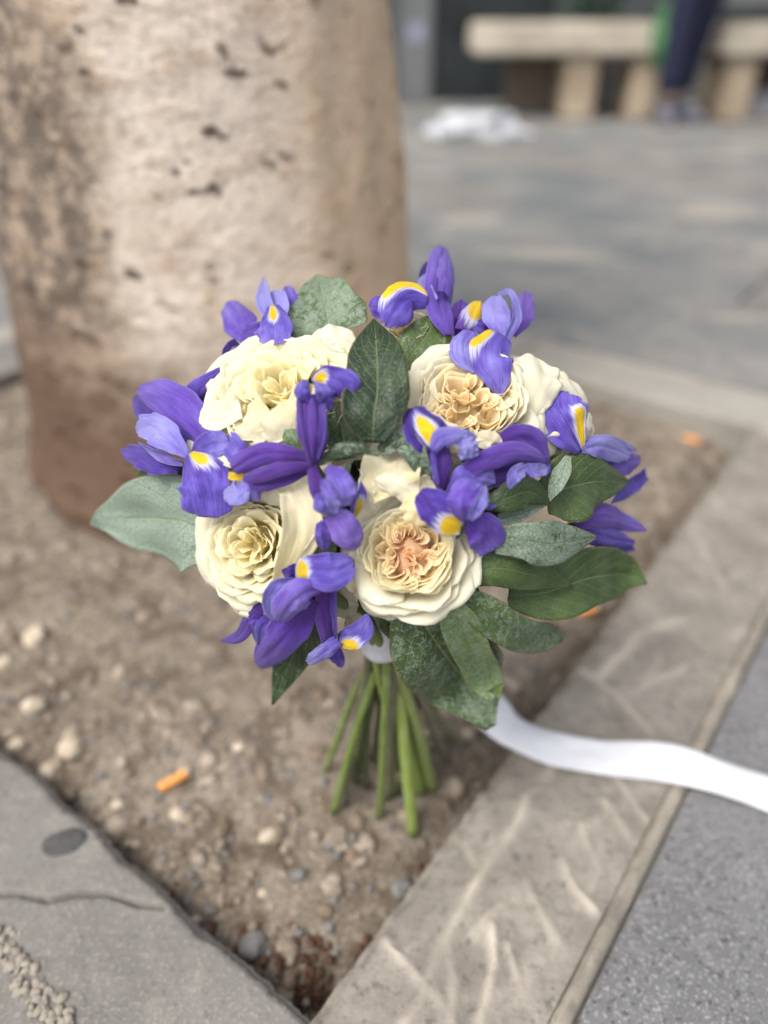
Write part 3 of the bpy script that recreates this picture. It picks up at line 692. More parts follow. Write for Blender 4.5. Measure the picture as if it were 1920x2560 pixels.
# person standing by the bench (only the lower legs fall inside the frame)
def person():
    base = Vector((1.535, 4.4, 0)); root = empty('person', base)
    skin = simple('skin', (.55, .36, .27, 1), .5); tr = simple('navy_trousers', (.010, .013, .035, 1), .85, 60, (.016, .02, .05, 1), .002)
    sh = simple('grey_shoe', (.10, .10, .13, 1), .7, 80, (.16, .16, .20, 1), .002); top = simple('dark_jacket', (.02, .025, .05, 1), .8, 30, (.03, .035, .06, 1), .003)
    def skinned(name, V, E, Rr, mat, sub=2):
        me = bpy.data.meshes.new(name); me.from_pydata([Vector(v) for v in V], E, []); o = link(name, me, mat, root, smooth=False)
        m = o.modifiers.new('skin', 'SKIN'); m.use_smooth_shade = True
        for i, r in enumerate(Rr): me.skin_vertices[0].data[i].radius = (r if isinstance(r, tuple) else (r, r))
        me.skin_vertices[0].data[0].use_root = True
        s = o.modifiers.new('sub', 'SUBSURF'); s.levels = sub; s.render_levels = sub; return o
    # body: pelvis, spine, neck, head, arms, hands, legs in one surface
    V = [(0, 0, .95), (0, 0, 1.15), (0, 0, 1.38), (0, .0, 1.50), (0, -.01, 1.60), (0, -.02, 1.70),
         (-.18, 0, 1.42), (-.24, .02, 1.15), (-.25, -.04, .90), (-.25, -.06, .80), (.18, 0, 1.42), (.24, .02, 1.15), (.25, -.04, .90), (.25, -.06, .80),
         (-.09, 0, .88), (-.085, -.01, .50), (-.08, .02, .10), (.09, .0, .88), (.05, .09, .50), (.02, .16, .10)]
    E = [(0, 1), (1, 2), (2, 3), (3, 4), (4, 5), (2, 6), (6, 7), (7, 8), (8, 9), (2, 10), (10, 11), (11, 12), (12, 13), (0, 14), (14, 15), (15, 16), (0, 17), (17, 18), (18, 19)]
    Rr = [(.15, .10), (.14, .10), (.17, .11), .055, .085, .095, .06, .045, .035, .04, .06, .045, .035, .04, .085, .055, .035, .085, .055, .035]
    skinned('body', V, E, Rr, skin)
    skinned('trousers', [(0, 0, 1.0), (-.09, 0, .86), (-.085, -.01, .48), (-.08, .02, .12), (.09, 0, .86), (.05, .09, .48), (.02, .16, .12)], [(0, 1), (1, 2), (2, 3), (0, 4), (4, 5), (5, 6)], [(.165, .12), .10, .075, .062, .10, .075, .062], tr)
    skinned('jacket', [(0, 0, 1.0), (0, 0, 1.2), (0, 0, 1.42), (-.19, 0, 1.43), (-.245, .02, 1.15), (-.255, -.04, .92), (.19, 0, 1.43), (.245, .02, 1.15), (.255, -.04, .92)], [(0, 1), (1, 2), (2, 3), (3, 4), (4, 5), (2, 6), (6, 7), (7, 8)], [(.17, .125), (.165, .12), (.19, .125), .075, .06, .05, .075, .06, .05], top)
    for sx, sy, rz in ((-.08, .02, -.15), (.03, .16, .5)):
        bm = bmesh.new(); bmesh.ops.create_icosphere(bm, subdivisions=4, radius=1)
        for v in bm.verts:
            c = v.co; f = c.y  # toe at -y
            w = .048*(1-.25*max(0, f))*(1+.1*(-f)); hgt = .045+.05*max(0, f+.1)
            v.co = Vector((c.x*w, c.y*.14-.05, max(c.z, -.55)*hgt+.028))
        me = bpy.data.meshes.new('shoe'); bm.to_mesh(me); bm.free(); o = link('shoe', me, sh, root); o.location = (sx, sy, .0); o.rotation_euler = (0, 0, rz)
    for (hx, hy, hz) in ((-.25, -.06, .80), (.25, -.06, .80)):      # fingers
        for k in range(4):
            L = (.06, .07, .075, .06)[k]; tube('finger', [(hx, hy-.03+k*.02, hz-.01), (hx+.004, hy-.035+k*.02, hz-.01-L*.5), (hx-.006*(1 if hx > 0 else -1), hy-.035+k*.02, hz-.01-L)], [.009, .008, .006], skin, root, n=8, seg=6)
        tube('thumb', [(hx, hy-.03, hz+.02), (hx, hy-.06, hz-.005), (hx, hy-.065, hz-.03)], [.011, .009, .007], skin, root, n=8, seg=6)
    tag(root, 'person in dark navy trousers and grey shoes standing between the two benches', 'person')
person()

# ================================================================== THE BOUQUET
BIND = at_depth(958, 1575, .455)      # where the ribbon holds the stems
foot = on_plane(960, 1990, SOIL)
BQ = tag(empty('bouquet', (0, 0, 0)), 'round bouquet of purple irises and cream roses with waxy leaves and a white ribbon', 'bouquet')
BQ.location = foot
bpy.context.view_layer.update()
INV = Matrix.Translation(-foot)
M_RIB = simple('white_satin_ribbon', (.56, .57, .60, 1), .45, 500, (.62, .63, .66, 1), .0002)

def cpos(o):        # children are built in world space; keep them so under the bouquet root
    o.matrix_parent_inverse = INV; return o

# ---------------- roses
CREAM = Vector((.91, .85, .64)); WHITE = Vector((.91, .87, .71)); YEL = Vector((.95, .83, .44)); PEACH = Vector((.97, .79, .53)); DPEACH = Vector((.95, .63, .37)); LEMON = Vector((.97, .89, .55))
def lerp(a, b, t): t = max(0, min(1, t)); return a+(b-a)*t
def smooth(a, b, x): x = max(0, min(1, (x-a)/(b-a))); return x*x*(3-2*x)
def rose(reg, x, y, rad, off, face, label, heart, mid, nrings, nouter, spin=0., seed=1, quarters=5, depth=.5, tightness=1., outer_col=WHITE, style='quartered'):
    rnd = random.Random(seed)
    X, Y = px(reg, x, y); d = dome(X, Y)-off*.001; c = at_depth(X, Y, d); Rm = rad*REG[reg][2]/FPX*d
    f = (CR*face[0]+CU*face[1]-CF*face[2]).normalized(); q = f.to_track_quat('Z', 'Y')
    # receptacle: a real cup of flesh below the petals, which carries them
    bm = bmesh.new(); bmesh.ops.create_uvsphere(bm, u_segments=24, v_segments=14, radius=1)
    for v in bm.verts: v.co = Vector((v.co.x*.42, v.co.y*.42, v.co.z*.34-.62))
    me = bpy.data.meshes.new('rose'); bm.to_mesh(me); bm.free(); fattr(me, seed=1.)
    me.uv_layers.new(name='uv'); ca = me.color_attributes.new('col', 'FLOAT_COLOR', 'POINT'); ca.data.foreach_set('color', [q for v in me.vertices for q in ((*(DPEACH if heart == PEACH else heart), 1) if v.co.z > -.75 else (.25, .35, .12, 1))])
    ro = link('rose', me, M_ROSE, BQ); ro['label'] = label
    ro.matrix_parent_inverse = INV; ro.location = c; ro.rotation_mode = 'QUATERNION'; ro.rotation_quaternion = q @ Matrix.Rotation(spin, 4, 'Z').to_quaternion(); ro.scale = (Rm, Rm, Rm)
    def addp(rows, uvs, cols, nm='petal'):
        me = grid_mesh(nm, rows, uvs, None, cols); fattr(me, seed=rnd.uniform(0, 50)); o = link(nm, me, M_ROSE, ro); thicken(o, .005); return o
    # rings of cupped petals from the outside in
    def cup_petal(phi0, w, R0, zt0, lip, colf, ruf=.02, nv=18, nu=20, over=1, lean=0., vend=.16):
        sdv = rnd.uniform(0, 90); rows, uvs, cols = [], [], []
        for a in range(nv+1):
            row, ur, cr_ = [], [], []
            for b_ in range(nu+1):
                u = -1+2*b_/nu; vmax = 1-vend*abs(u)**3+.05*noise.noise(Vector((u*3, sdv, 1)))+.02*noise.noise(Vector((u*9, sdv, 1))); v = a/nv*vmax
                th = min(v*math.pi/2*1.03, math.pi/2)
                r = R0*math.sin(th)**.75; z = -.62+(zt0+.62)*(1-math.cos(th))
                L = max(0, v-.68)/.32; r += lip*L**2; z -= abs(lip)*.6*L**2.5*(1+.9*noise.noise(Vector((u*2, sdv, 5))))
                ww = w*(.45+.55*min(1, v*1.5))
                fold = noise.noise(Vector((u*1.7, v*1.3, sdv)))*.09+noise.noise(Vector((u*4, v*2., sdv)))*.03*v
                r *= 1+fold*(.4+v); r += ruf*math.sin(u*5+sdv)*v**3+ruf*.35*math.sin(u*12+sdv)*v**5
                z += ruf*1.4*math.sin(u*6+sdv*2)*v**3
                r -= .06*(u*u)*v*over
                ph = phi0+u*ww
                row.append(Vector((r*math.cos(ph)+lean*math.cos(phi0)*v, r*math.sin(ph)+lean*math.sin(phi0)*v, z))); ur.append(((u+1)/2, v)); cr_.append(colf(r, v))
            rows.append(row); uvs.append(ur); cols.append(cr_)
        addp(rows, uvs, cols)
    for k in range(nouter):
        R1_ = 1.02-.10*k; zt = -.34+.13*k
        for i in range(5):
            cup_petal(i*2*math.pi/5+k*1.13+rnd.uniform(-.2, .2), .86+rnd.uniform(-.12, .1), R1_*(1+rnd.uniform(-.06, .05)), zt+rnd.uniform(-.06, .05), .18+rnd.uniform(-.06, .08),
                      lambda r, v: lerp(lerp(mid, outer_col, .35), outer_col, smooth(.2, .85, v)), .018, over=1 if i % 2 else -.3)
    if style == 'open':       # many short overlapping petals, like shingles up to the middle
        nr = nrings
        for k in range(nr):
            fr = k/(nr-1); Rr = (1-.10*nouter)*(1-fr)+.10*fr; zt = -.34+.13*nouter+.16*math.sin(fr*1.5)+.02
            n_ = max(3, int(round(4.6*Rr/.55+2)))
            for i in range(n_):
                w = (.78 if Rr > .5 else .9+.6*(.5-Rr))*rnd.uniform(.8, 1.15)
                hx = rnd.uniform(-.06, .06)
                cup_petal(i*2*math.pi/n_+k*2.4+rnd.uniform(-.3, .3), w, max(Rr+rnd.uniform(-.07, .05), .07), zt+rnd.uniform(-.07, .06), (.16-.08*fr)*rnd.uniform(.4, 1.6),
                          lambda r, v, fr=fr, q=rnd.uniform(-.15, .15): lerp(lerp(mid, heart, .25+.75*fr), lerp(outer_col, mid, .25+.8*fr+q), smooth(.25, .9, v)), .024, nv=13, nu=17, over=1, vend=.26)
    else:                     # cup walls, then several folded whorls side by side
        for k in range(nrings):
            fr = k/nrings; Rr = (1.0-.09*nouter)-.16*fr
            for i in range(5):
                cup_petal(i*2*math.pi/5+k*1.3+rnd.uniform(-.25, .25), .78+rnd.uniform(-.15, .1), Rr*(1+rnd.uniform(-.04, .04)), -.34+.13*nouter+.05-.05*fr+rnd.uniform(-.05, .05), .05+rnd.uniform(-.04, .06),
                          lambda r, v, fr=fr: lerp(lerp(heart, mid, .6), lerp(outer_col, mid, .25+.6*fr), smooth(.3, .9, v)), .02)
        Rin = .66
        def whorl(cx, cy, dirn, radii, span, zt, sq):
            for j, rr0 in enumerate(radii):
                sdv = rnd.uniform(0, 90); rows, uvs, cols = [], [], []; nv, nu = 9, 30; sp = span*rnd.uniform(.8, 1.08); jx, jy = rnd.uniform(-.03, .03), rnd.uniform(-.03, .03)
                ztop = zt-.10*j/len(radii)*depth+rnd.uniform(-.05, .04); da = rnd.uniform(-.35, .35); am = .10+.16*(rr0)
                for a in range(nv+1):
                    v = a/nv; row, ur, cr_ = [], [], []
                    for b_ in range(nu+1):
                        qv = -1+2*b_/nu; ang = dirn+da+qv*sp
                        rr = rr0*(.06+.94*v**.75+.14*max(0, v-.7)/.3)
                        rr *= 1+am*2.6*noise.noise(Vector((qv*1.9, v*.5, sdv)))+.35*am*math.sin(qv*6+sdv)*v+.015*math.sin(qv*17+sdv)*v*v
                        # flatten the side that faces the middle, and curl both ends inward
                        e = max(0, abs(qv)-.7)/.3; rr *= 1-.45*e*e
                        x_ = cx+jx+rr*math.cos(ang)*sq[0]; y_ = cy+jy+rr*math.sin(ang)*sq[1]
                        rad_ = math.hypot(x_, y_); lim = Rin*1.08
                        if rad_ > lim: x_ *= lim/rad_; y_ *= lim/rad_
                        hz = ztop+.07*noise.noise(Vector((qv*2.2, 0, sdv)))-.06*e
                        z = -.66+(hz+.66)*v
                        row.append(Vector((x_, y_, z))); ur.append(((qv+1)/2, v))
                        rn = rad_/Rin
                        inner = lerp(DPEACH if heart == PEACH else heart, heart, smooth(.0, .55, rn)); cc = lerp(inner, mid, smooth(.35, 1.0, rn)*.85)
                        cr_.append(lerp(lerp(cc, DPEACH if heart == PEACH else heart, .3), cc, smooth(.2, .9, v)))
                    rows.append(row); uvs.append(ur); cols.append(cr_)
                addp(rows, uvs, cols)
        for s_ in range(quarters):
            aS = s_*2*math.pi/quarters+rnd.uniform(-.25, .25); q_ = rnd.uniform(.27, .36)
            R_ = rnd.uniform(.32, .42)
            nj = 4
            whorl(q_*math.cos(aS), q_*math.sin(aS), aS, [R_*(1-.72*j/nj) for j in range(nj)], 2.25, .00-.10*depth+rnd.uniform(-.04, .04), (rnd.uniform(.8, 1.15), rnd.uniform(.8, 1.15)))
        for s_ in range(quarters*2):     # loose pieces filling between the whorls
            aS = rnd.uniform(0, 6.28); q_ = rnd.uniform(.05, .42)
            whorl(q_*math.cos(aS), q_*math.sin(aS), rnd.uniform(0, 6.28), [rnd.uniform(.16, .27)], rnd.uniform(.7, 1.2), .0-.08*depth, (1, 1))
    return ro
def rp(owner, reg, pts, w, c1=WHITE, c2=None, **k):     # a free outer rose petal
    c2 = c2 or c1
    k.setdefault('thick', .0002); k.setdefault('ruf', .10); k.setdefault('rk', 3.5)
    o = sheet('petal', reg, pts, w, M_ROSE, BQ, col=lambda s, t: lerp(c2, c1, smooth(0, .7, t)), **k)
    reparent(o, owner); return o
def reparent(o, owner):
    # o was built in world coordinates; keep its place under its flower
    o.parent = owner; o.matrix_parent_inverse = (INV_OWN(owner))
def INV_OWN(owner):
    if owner.rotation_mode == 'QUATERNION': m = Matrix.LocRotScale(owner.location, owner.rotation_quaternion, owner.scale)
    else: m = Matrix.LocRotScale(owner.location, owner.rotation_euler, owner.scale)
    return m.inverted()

r4 = rose('E', 760, 1240, 625, 6, (-.10, .20, 1), 'front rose facing the camera, with a crumpled peach heart', PEACH, LEMON, 3, 3, .4, 11, 5, .8)
r5 = rose('C', 925, 465, 355, 0, (-.30, -.05, 1), 'left rose below the central iris, pale yellow and full', Vector((.98, .84, .46)), LEMON, 9, 2, 1.2, 22, 6, .35, style='open')
r1 = rose('A', 1080, 840, 480, -4, (-.22, .62, 1), 'broad back-left rose opened flat, creamy yellow', Vector((.98, .87, .50)), LEMON, 11, 2, .3, 33, 6, .2, style='open')
r2 = rose('B', 600, 905, 375, -3, (-.05, .38, 1), 'back-right rose with a warm cream folded heart', Vector((.98, .83, .53)), Vector((.97, .89, .66)), 3, 3, .9, 47, 4, .3)
r3 = rose('B', 1010, 930, 290, -16, (.45, .35, .8), 'pale rose half hidden at the right behind an iris', YEL, CREAM, 4, 3, .2, 55, 4, .5)
r6 = rose('B', 260, 500, 150, -26, (-.1, .7, .8), 'small cream rose mostly hidden behind the top iris', YEL, CREAM, 2, 2, .2, 66, 4, .5)
# hand-placed outer rose petals
rp(r4, 'E', [(640, 640, 2), (560, 430, 2), (600, 250, -2), (590, 140, -6)], [520, 620, 520, 240], CREAM*.93, LEMON*.9, cup=.25, tilt=-10, off=2)
rp(r4, 'E', [(760, 610, 2), (930, 560, 3), (1010, 480, 2)], [160, 260, 170], CREAM*.95, cup=.3, tilt=15, off=5)
rp(r4, 'E', [(290, 800, 0), (300, 600, 3), (345, 390, 0)], [120, 210, 150], WHITE*.96, cup=.3, tilt=25, off=3)
rp(r4, 'E', [(880, 760, 1), (650, 580, 2), (400, 500, 0)], [200, 240, 150], WHITE, cup=-.3, off=6, tilt=-15)
rp(r4, 'E', [(830, 620, 2), (850, 800, 5), (850, 970, 2)], [200, 330, 210], lerp(LEMON, PEACH, .25), cup=.2, off=6, tilt=10)
rp(r4, 'E', [(1250, 1300, -4), (1380, 1200, -4), (1450, 1190, -6)], [300, 250, 160], CREAM*.95, off=-4)
rp(r4, 'E', [(650, 1700, -2), (560, 1800, -2), (520, 1950, -6)], [900, 820, 260], CREAM*.97, LEMON, cup=-.2, off=-4)
rp(r4, 'E', [(250, 1300, 2), (180, 1480, 2), (230, 1660, 0)], [200, 270, 130], CREAM*.97, off=0, tilt=-25)
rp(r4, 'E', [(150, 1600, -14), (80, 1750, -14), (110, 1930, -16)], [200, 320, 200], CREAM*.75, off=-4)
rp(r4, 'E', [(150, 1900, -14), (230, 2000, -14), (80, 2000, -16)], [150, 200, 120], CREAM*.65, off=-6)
rp(r5, 'G', [(1020, 1200, 4), (1250, 640, 8), (1180, 230, 6), (1000, 120, 4)], [160, 420, 340, 120], CREAM, LEMON*.95, cup=.3, off=4, tilt=25)
rp(r5, 'G', [(1150, 900, 0), (1330, 560, 2), (1400, 250, 0), (1300, 60, 0)], [120, 420, 440, 300], CREAM*.86, cup=.2, off=-4, tilt=10)
rp(r5, 'G', [(1150, 920, 2), (1280, 700, 6), (1440, 440, 4)], [60, 170, 170], WHITE*.93, cup=.2, off=3, tilt=-10)
rp(r5, 'G', [(900, 1250, 4), (620, 1250, 2), (560, 1370, -4)], [140, 330, 200], WHITE*.95, cup=-.2, off=-2)
rp(r1, 'H', [(700, 900, 6), (560, 1000, 6), (420, 1120, 4)], [560, 330, 160], CREAM*.93, LEMON*.9, cup=-.15, off=0)
rp(r1, 'H', [(1000, 850, 8), (800, 1020, 8), (750, 1180, 4)], [300, 430, 300], CREAM*.86, LEMON*.85, cup=-.2, off=0)
rp(r1, 'H', [(420, 820, 4), (200, 900, 4), (70, 860, 0)], [200, 260, 120], WHITE*.98, cup=.2, off=2)
rp(r1, 'H', [(1080, 400, -6), (1240, 250, -10), (1370, 160, -14)], [400, 400, 240], WHITE, cup=-.2, off=-10)
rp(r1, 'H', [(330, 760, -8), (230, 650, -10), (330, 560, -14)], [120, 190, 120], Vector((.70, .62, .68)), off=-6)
rp(r2, 'I', [(330, 700, -6), (200, 500, -6), (110, 330, -10)], [80, 300, 200], WHITE, off=-8)
rp(r2, 'I', [(620, 900, 4), (420, 830, 6), (140, 640, 2)], [140, 220, 150], CREAM, cup=-.2, off=2)
rp(r2, 'I', [(780, 900, 4), (760, 870, 6), (620, 840, 4)], [140, 160, 100], CREAM*.96, off=3)
rp(r3, 'I', [(1000, 640, 0), (1100, 330, 2), (1080, 210, -6)], [300, 500, 300], WHITE, CREAM, cup=-.25, off=2)
rp(r3, 'I', [(1150, 700, -8), (1380, 560, -8), (1480, 520, -14)], [400, 520, 300], WHITE*.98, CREAM, cup=-.25, off=-4)
rp(r3, 'I', [(1180, 700, 0), (1150, 850, 0), (1250, 960, -4)], [300, 360, 180], CREAM*.93, off=-2, cup=-.2)
rp(r3, 'I', [(1300, 800, -8), (1480, 780, -8), (1550, 800, -12)], [300, 360, 220], WHITE*.95, off=-6, cup=-.2)

# ---------------- irises
def iris(reg, x, y, off, label, d=(0, 0, -1)):
    """the part itself is the short green-violet tube that carries the petals"""
    c = fp(reg, x, y, off); e = c+(BIND-c).normalized()*.03
    o = tube('iris', [c, (c+e)/2, e], [.0025, .0035, .0022], M_STEM, BQ, tone=.15, seg=8)
    o['label'] = label; o.matrix_parent_inverse = INV; return o
def ip(owner, name, reg, pts, w, tone=.5, **k):
    o = sheet(name, reg, pts, [q*1.02 for q in w], M_IRIS, BQ, tone=.54+(tone-.5)*1.35, **k); reparent(o, owner); return o
ST, FA, CREST = 'standard_petal', 'fall_petal', 'crest_petal'
# left iris
a = iris('A', 590, 1230, -4, 'left iris with a wide fan-shaped yellow-marked fall pointing down')
ip(a, ST, 'A', [(720, 1180, -6), (560, 1010, -2), (430, 900, -2), (310, 850, -8)], [70, 250, 220, 110], .50, cup=-.35, off=4, mag=.5)
ip(a, ST, 'A', [(480, 1080, -14), (360, 990, -14), (290, 900, -16)], [70, 110, 60], .22, off=0)
ip(a, CREST, 'A', [(590, 1225, 2), (480, 1120, 4), (385, 1060, 2), (300, 1075, -2)], [30, 150, 150, 90], .82, cup=.2, ruf=.12, rk=5, off=10, tilt=20)
ip(a, CREST, 'A', [(560, 1260, 0), (440, 1210, 0), (320, 1150, -2)], [40, 90, 50], .72, cup=.4, off=9, tilt=-30, mag=.3)
ip(a, ST, 'A', [(540, 1290, -8), (380, 1240, -8), (220, 1195, -12)], [60, 150, 40], .38, ruf=.16, rk=4, off=3)
ip(a, FA, 'A', [(595, 1215, 2), (655, 1320, 5), (680, 1430, 4), (700, 1560, 0)], [70, 290, 290, 260], .46, sig=(-.45, .42, .10, .17), cup=-.12, ruf=.06, rnd=.10, jag=.03, off=11, skew=-.05)
ip(a, FA, 'A', [(620, 1225, 0), (700, 1165, 2), (810, 1150, 0)], [60, 140, 130], .60, jag=.06, off=8, tilt=15)
# upper left, behind the rose (part of the flower at the left edge of the broad rose)
a = iris('A', 620, 960, -16, 'blade-like iris petal with a yellow base behind the left rose')
ip(a, FA, 'A', [(600, 950, 0), (620, 900, 2), (720, 810, 2), (845, 735, -2)], [110, 130, 95, 50], .42, sig=(.0, .9, .0, .14), cup=-.5, off=-12, tilt=20)
ip(a, ST, 'A', [(640, 960, -4), (700, 900, -4), (740, 800, -6)], [40, 80, 30], .2, off=-16)
# top left iris
a = iris('A', 1000, 620, -26, 'blurry iris at the top left above the broad rose')
ip(a, ST, 'A', [(930, 590, 0), (865, 480, 0), (815, 375, -4)], [80, 175, 130], .52, cup=-.3, off=-22, mag=.4)
ip(a, CREST, 'A', [(1060, 500, 2), (1010, 380, 4), (1000, 245, 0)], [40, 95, 24], .82, off=-16, cup=.3)
ip(a, CREST, 'A', [(1080, 490, 2), (1085, 400, 4), (1050, 320, 0)], [60, 120, 60], .88, off=-18, cup=.2)
ip(a, ST, 'A', [(1110, 500, -4), (1145, 390, -2), (1125, 295, -4)], [60, 100, 70], .50, off=-24)
ip(a, FA, 'A', [(1050, 400, 4), (1055, 500, 6), (1040, 610, 2)], [70, 190, 200], .55, sig=(.0, .32, .18, .22), cup=-.2, off=-14)
ip(a, FA, 'A', [(1150, 520, 0), (1000, 560, 2), (880, 570, 0)], [110, 150, 110], .36, off=-22, mag=.3)
ip(a, FA, 'A', [(870, 610, 0), (820, 660, 0), (850, 730, -4)], [70, 90, 50], .12, sig=(-.6, .5, .4, .3), off=-24)
# top right iris
a = iris('B', 480, 550, -20, 'topmost iris with one tall upright petal')
ip(a, ST, 'B', [(490, 560, 0), (440, 400, 2), (450, 220, 0), (455, 80, -6)], [60, 160, 170, 110], .50, cup=-.25, off=-14, mag=.5, rnd=.1)
ip(a, ST, 'B', [(460, 330, 4), (480, 220, 6), (480, 120, 4)], [60, 110, 70], .58, cup=-.3, off=-10, mag=.5)
ip(a, ST, 'B', [(370, 330, -8), (355, 240, -8), (375, 160, -10)], [50, 75, 30], .22, off=-20)
ip(a, CREST, 'B', [(400, 380, 0), (350, 300, 0), (370, 220, -4)], [60, 80, 30], .88, off=-14)
ip(a, FA, 'B', [(370, 370, 2), (270, 350, 6), (200, 420, 6), (150, 520, 0)], [90, 200, 190, 110], .46, sig=(.85, .30, .25, .36), cup=-.4, jag=.14, off=-10)
ip(a, FA, 'B', [(200, 370, 0), (120, 400, 0), (50, 420, -2)], [70, 140, 100], .44, off=-16, cup=-.2, mag=.3)
ip(a, ST, 'B', [(500, 560, -4), (540, 470, -2), (560, 370, -4)], [70, 110, 60], .24, off=-20, mag=.8)
a = iris('B', 780, 575, -12, 'upper right iris whose large fall hangs over the warm cream rose')
ip(a, FA, 'B', [(560, 540, 0), (610, 460, 2), (650, 375, -2)], [70, 120, 90], .35, sig=(.1, .9, 1.0, .55), cup=-.5, off=-16, mag=1.)
ip(a, ST, 'B', [(770, 580, -4), (690, 530, -2), (620, 500, -4)], [50, 130, 90], .26, off=-14)
ip(a, CREST, 'B', [(790, 580, 2), (745, 450, 6), (745, 340, 2)], [50, 150, 120], .80, cup=-.3, off=-8, mag=.2)
ip(a, CREST, 'B', [(800, 580, 4), (850, 460, 4), (820, 345, 0), (750, 340, 0)], [36, 60, 60, 50], .78, cup=.4, off=-6, tilt=30)
ip(a, ST, 'B', [(830, 560, -8), (890, 440, -6), (910, 325, -10)], [50, 125, 95], .58, off=-16, mag=.8, cup=-.2)
ip(a, FA, 'B', [(770, 560, 2), (720, 660, 8), (750, 790, 6), (770, 900, 0)], [150, 250, 150, 60], .58, sig=(.80, .38, .14, .17), cup=-.25, ruf=.1, off=0, jag=.05, skew=.1)
ip(a, FA, 'B', [(610, 540, 2), (570, 640, 4), (640, 770, 0)], [100, 150, 80], .74, cup=-.4, off=-2, rnd=.25)
# right iris
a = iris('B', 1215, 1190, -4, 'right iris with a broad upright fall laid against the pale rose')
ip(a, FA, 'B', [(1205, 1200, 0), (1140, 1080, 4), (1080, 970, 4), (1070, 870, -2)], [60, 240, 280, 240], .50, sig=(.62, .26, .22, .34), cup=.12, rnd=.16, off=2, ruf=.04)
ip(a, CREST, 'B', [(1215, 1190, 2), (1330, 1170, 6), (1480, 1225, 2)], [40, 130, 90], .80, cup=-.25, jag=.08, off=2)
ip(a, CREST, 'B', [(1240, 1150, 0), (1360, 1125, 2), (1510, 1190, 0)], [26, 40, 50], .74, off=4, cup=-.5)
ip(a, ST, 'B', [(1210, 1220, -4), (1360, 1260, -2), (1535, 1240, -6)], [50, 170, 120], .42, off=-4, mag=.6, cup=-.3)
ip(a, FA, 'B', [(1560, 1320, -6), (1470, 1400, -6), (1370, 1480, -8)], [70, 80, 20], .42, off=-12)
a = iris('D', 1210, 330, -14, 'closed iris at the right edge between two dark leaves')
ip(a, ST, 'D', [(1190, 340, 0), (1330, 290, 4), (1450, 320, 2), (1570, 365, 0)], [60, 130, 110, 36], .52, cup=-.4, off=-8, mag=.7)
ip(a, ST, 'D', [(1210, 350, 0), (1350, 400, 2), (1510, 430, 0)], [60, 120, 60], .45, cup=-.3, off=-10)
ip(a, FA, 'D', [(1300, 410, -4), (1400, 450, -2), (1510, 460, -4)], [60, 60, 40], .36, off=-10)
# centre-right iris
a = iris('B', 455, 1420, 2, 'centre-right iris with a bright yellow streaked fall beside the tall leaf')
ip(a, FA, 'B', [(440, 1200, 2), (380, 1120, 6), (320, 1030, 4), (290, 955, 0)], [150, 240, 190, 90], .22, sig=(.10, .34, .42, .36), cup=-.15, off=10, rnd=.05)
ip(a, FA, 'B', [(430, 1290, 2), (370, 1210, 4), (310, 1120, 2)], [50, 150, 80], .30, off=7, cup=-.2)
ip(a, CREST, 'B', [(395, 1190, 8), (450, 1120, 12), (560, 1110, 12), (640, 1120, 8)], [50, 110, 80, 36], .72, cup=-.5, off=12)
ip(a, CREST, 'B', [(540, 1120, 10), (590, 1170, 12), (600, 1240, 8)], [60, 110, 120], .86, cup=-.2, jag=.14, ruf=.16, rk=5, off=12, rnd=.08)
ip(a, ST, 'B', [(440, 1160, 4), (450, 1270, 8), (440, 1410, 4)], [90, 110, 80], .12, cup=-.6, off=9, mag=.6)
ip(a, CREST, 'B', [(400, 1180, 8), (405, 1280, 8), (430, 1380, 6)], [24, 36, 30], .5, cup=-.4, off=11)
ip(a, ST, 'B', [(740, 1210, 0), (840, 1130, 4), (950, 1150, 4), (1030, 1250, 0)], [60, 150, 160, 90], .34, cup=-.25, ruf=.05, off=6, mag=.6, jag=.03)
ip(a, FA, 'B', [(500, 1370, 2), (660, 1260, 8), (840, 1210, 10), (1020, 1250, 6)], [60, 110, 130, 60], .48, cup=-.5, off=10, mag=.8, rnd=.1)
ip(a, FA, 'B', [(480, 1410, 0), (640, 1330, 4), (820, 1300, 4), (960, 1330, 2)], [80, 170, 160, 60], .08, cup=-.3, off=6, mag=.5)
ip(a, CREST, 'B', [(810, 1400, 4), (850, 1320, 8), (910, 1280, 6)], [24, 85, 60], .78, jag=.15, off=12, ruf=.1)
ip(a, CREST, 'B', [(900, 1280, 6), (960, 1300, 8), (1030, 1290, 6)], [40, 75, 50], .74, jag=.18, off=12, ruf=.1)
ip(a, FA, 'B', [(950, 1300, 0), (1000, 1280, 2), (1040, 1270, 0)], [60, 110, 60], .40, jag=.1, off=6)
# lower part of the same side: second bloom
a = iris('D', 620, 320, 8, 'iris leaning over the front rose, its yellow-marked fall pointing left')
ip(a, FA, 'D', [(615, 335, 4), (540, 300, 8), (460, 230, 8), (385, 170, 4)], [120, 190, 180, 90], .30, sig=(-.35, .60, .20, .20), cup=-.1, rnd=.04, off=14)
ip(a, ST, 'D', [(560, 200, 2), (640, 130, 6), (710, 90, 6), (790, 110, 2)], [110, 190, 150, 90], .60, cup=-.3, jag=.08, ruf=.08, off=9)
ip(a, ST, 'D', [(640, 320, 8), (630, 240, 14), (650, 160, 12), (700, 110, 8)], [90, 220, 200, 110], .50, cup=-.45, off=16, mag=.4, rnd=.1)
ip(a, CREST, 'D', [(650, 310, 12), (700, 230, 16), (735, 130, 12)], [30, 75, 45], .76, cup=.35, off=18, tilt=20)
ip(a, FA, 'D', [(640, 320, 2), (720, 370, 6), (790, 460, 2)], [70, 200, 190], .52, cup=-.15, off=8, mag=.7, rnd=.1)
ip(a, FA, 'D', [(740, 250, 0), (790, 235, 0)], [30, 20], .5, off=8)
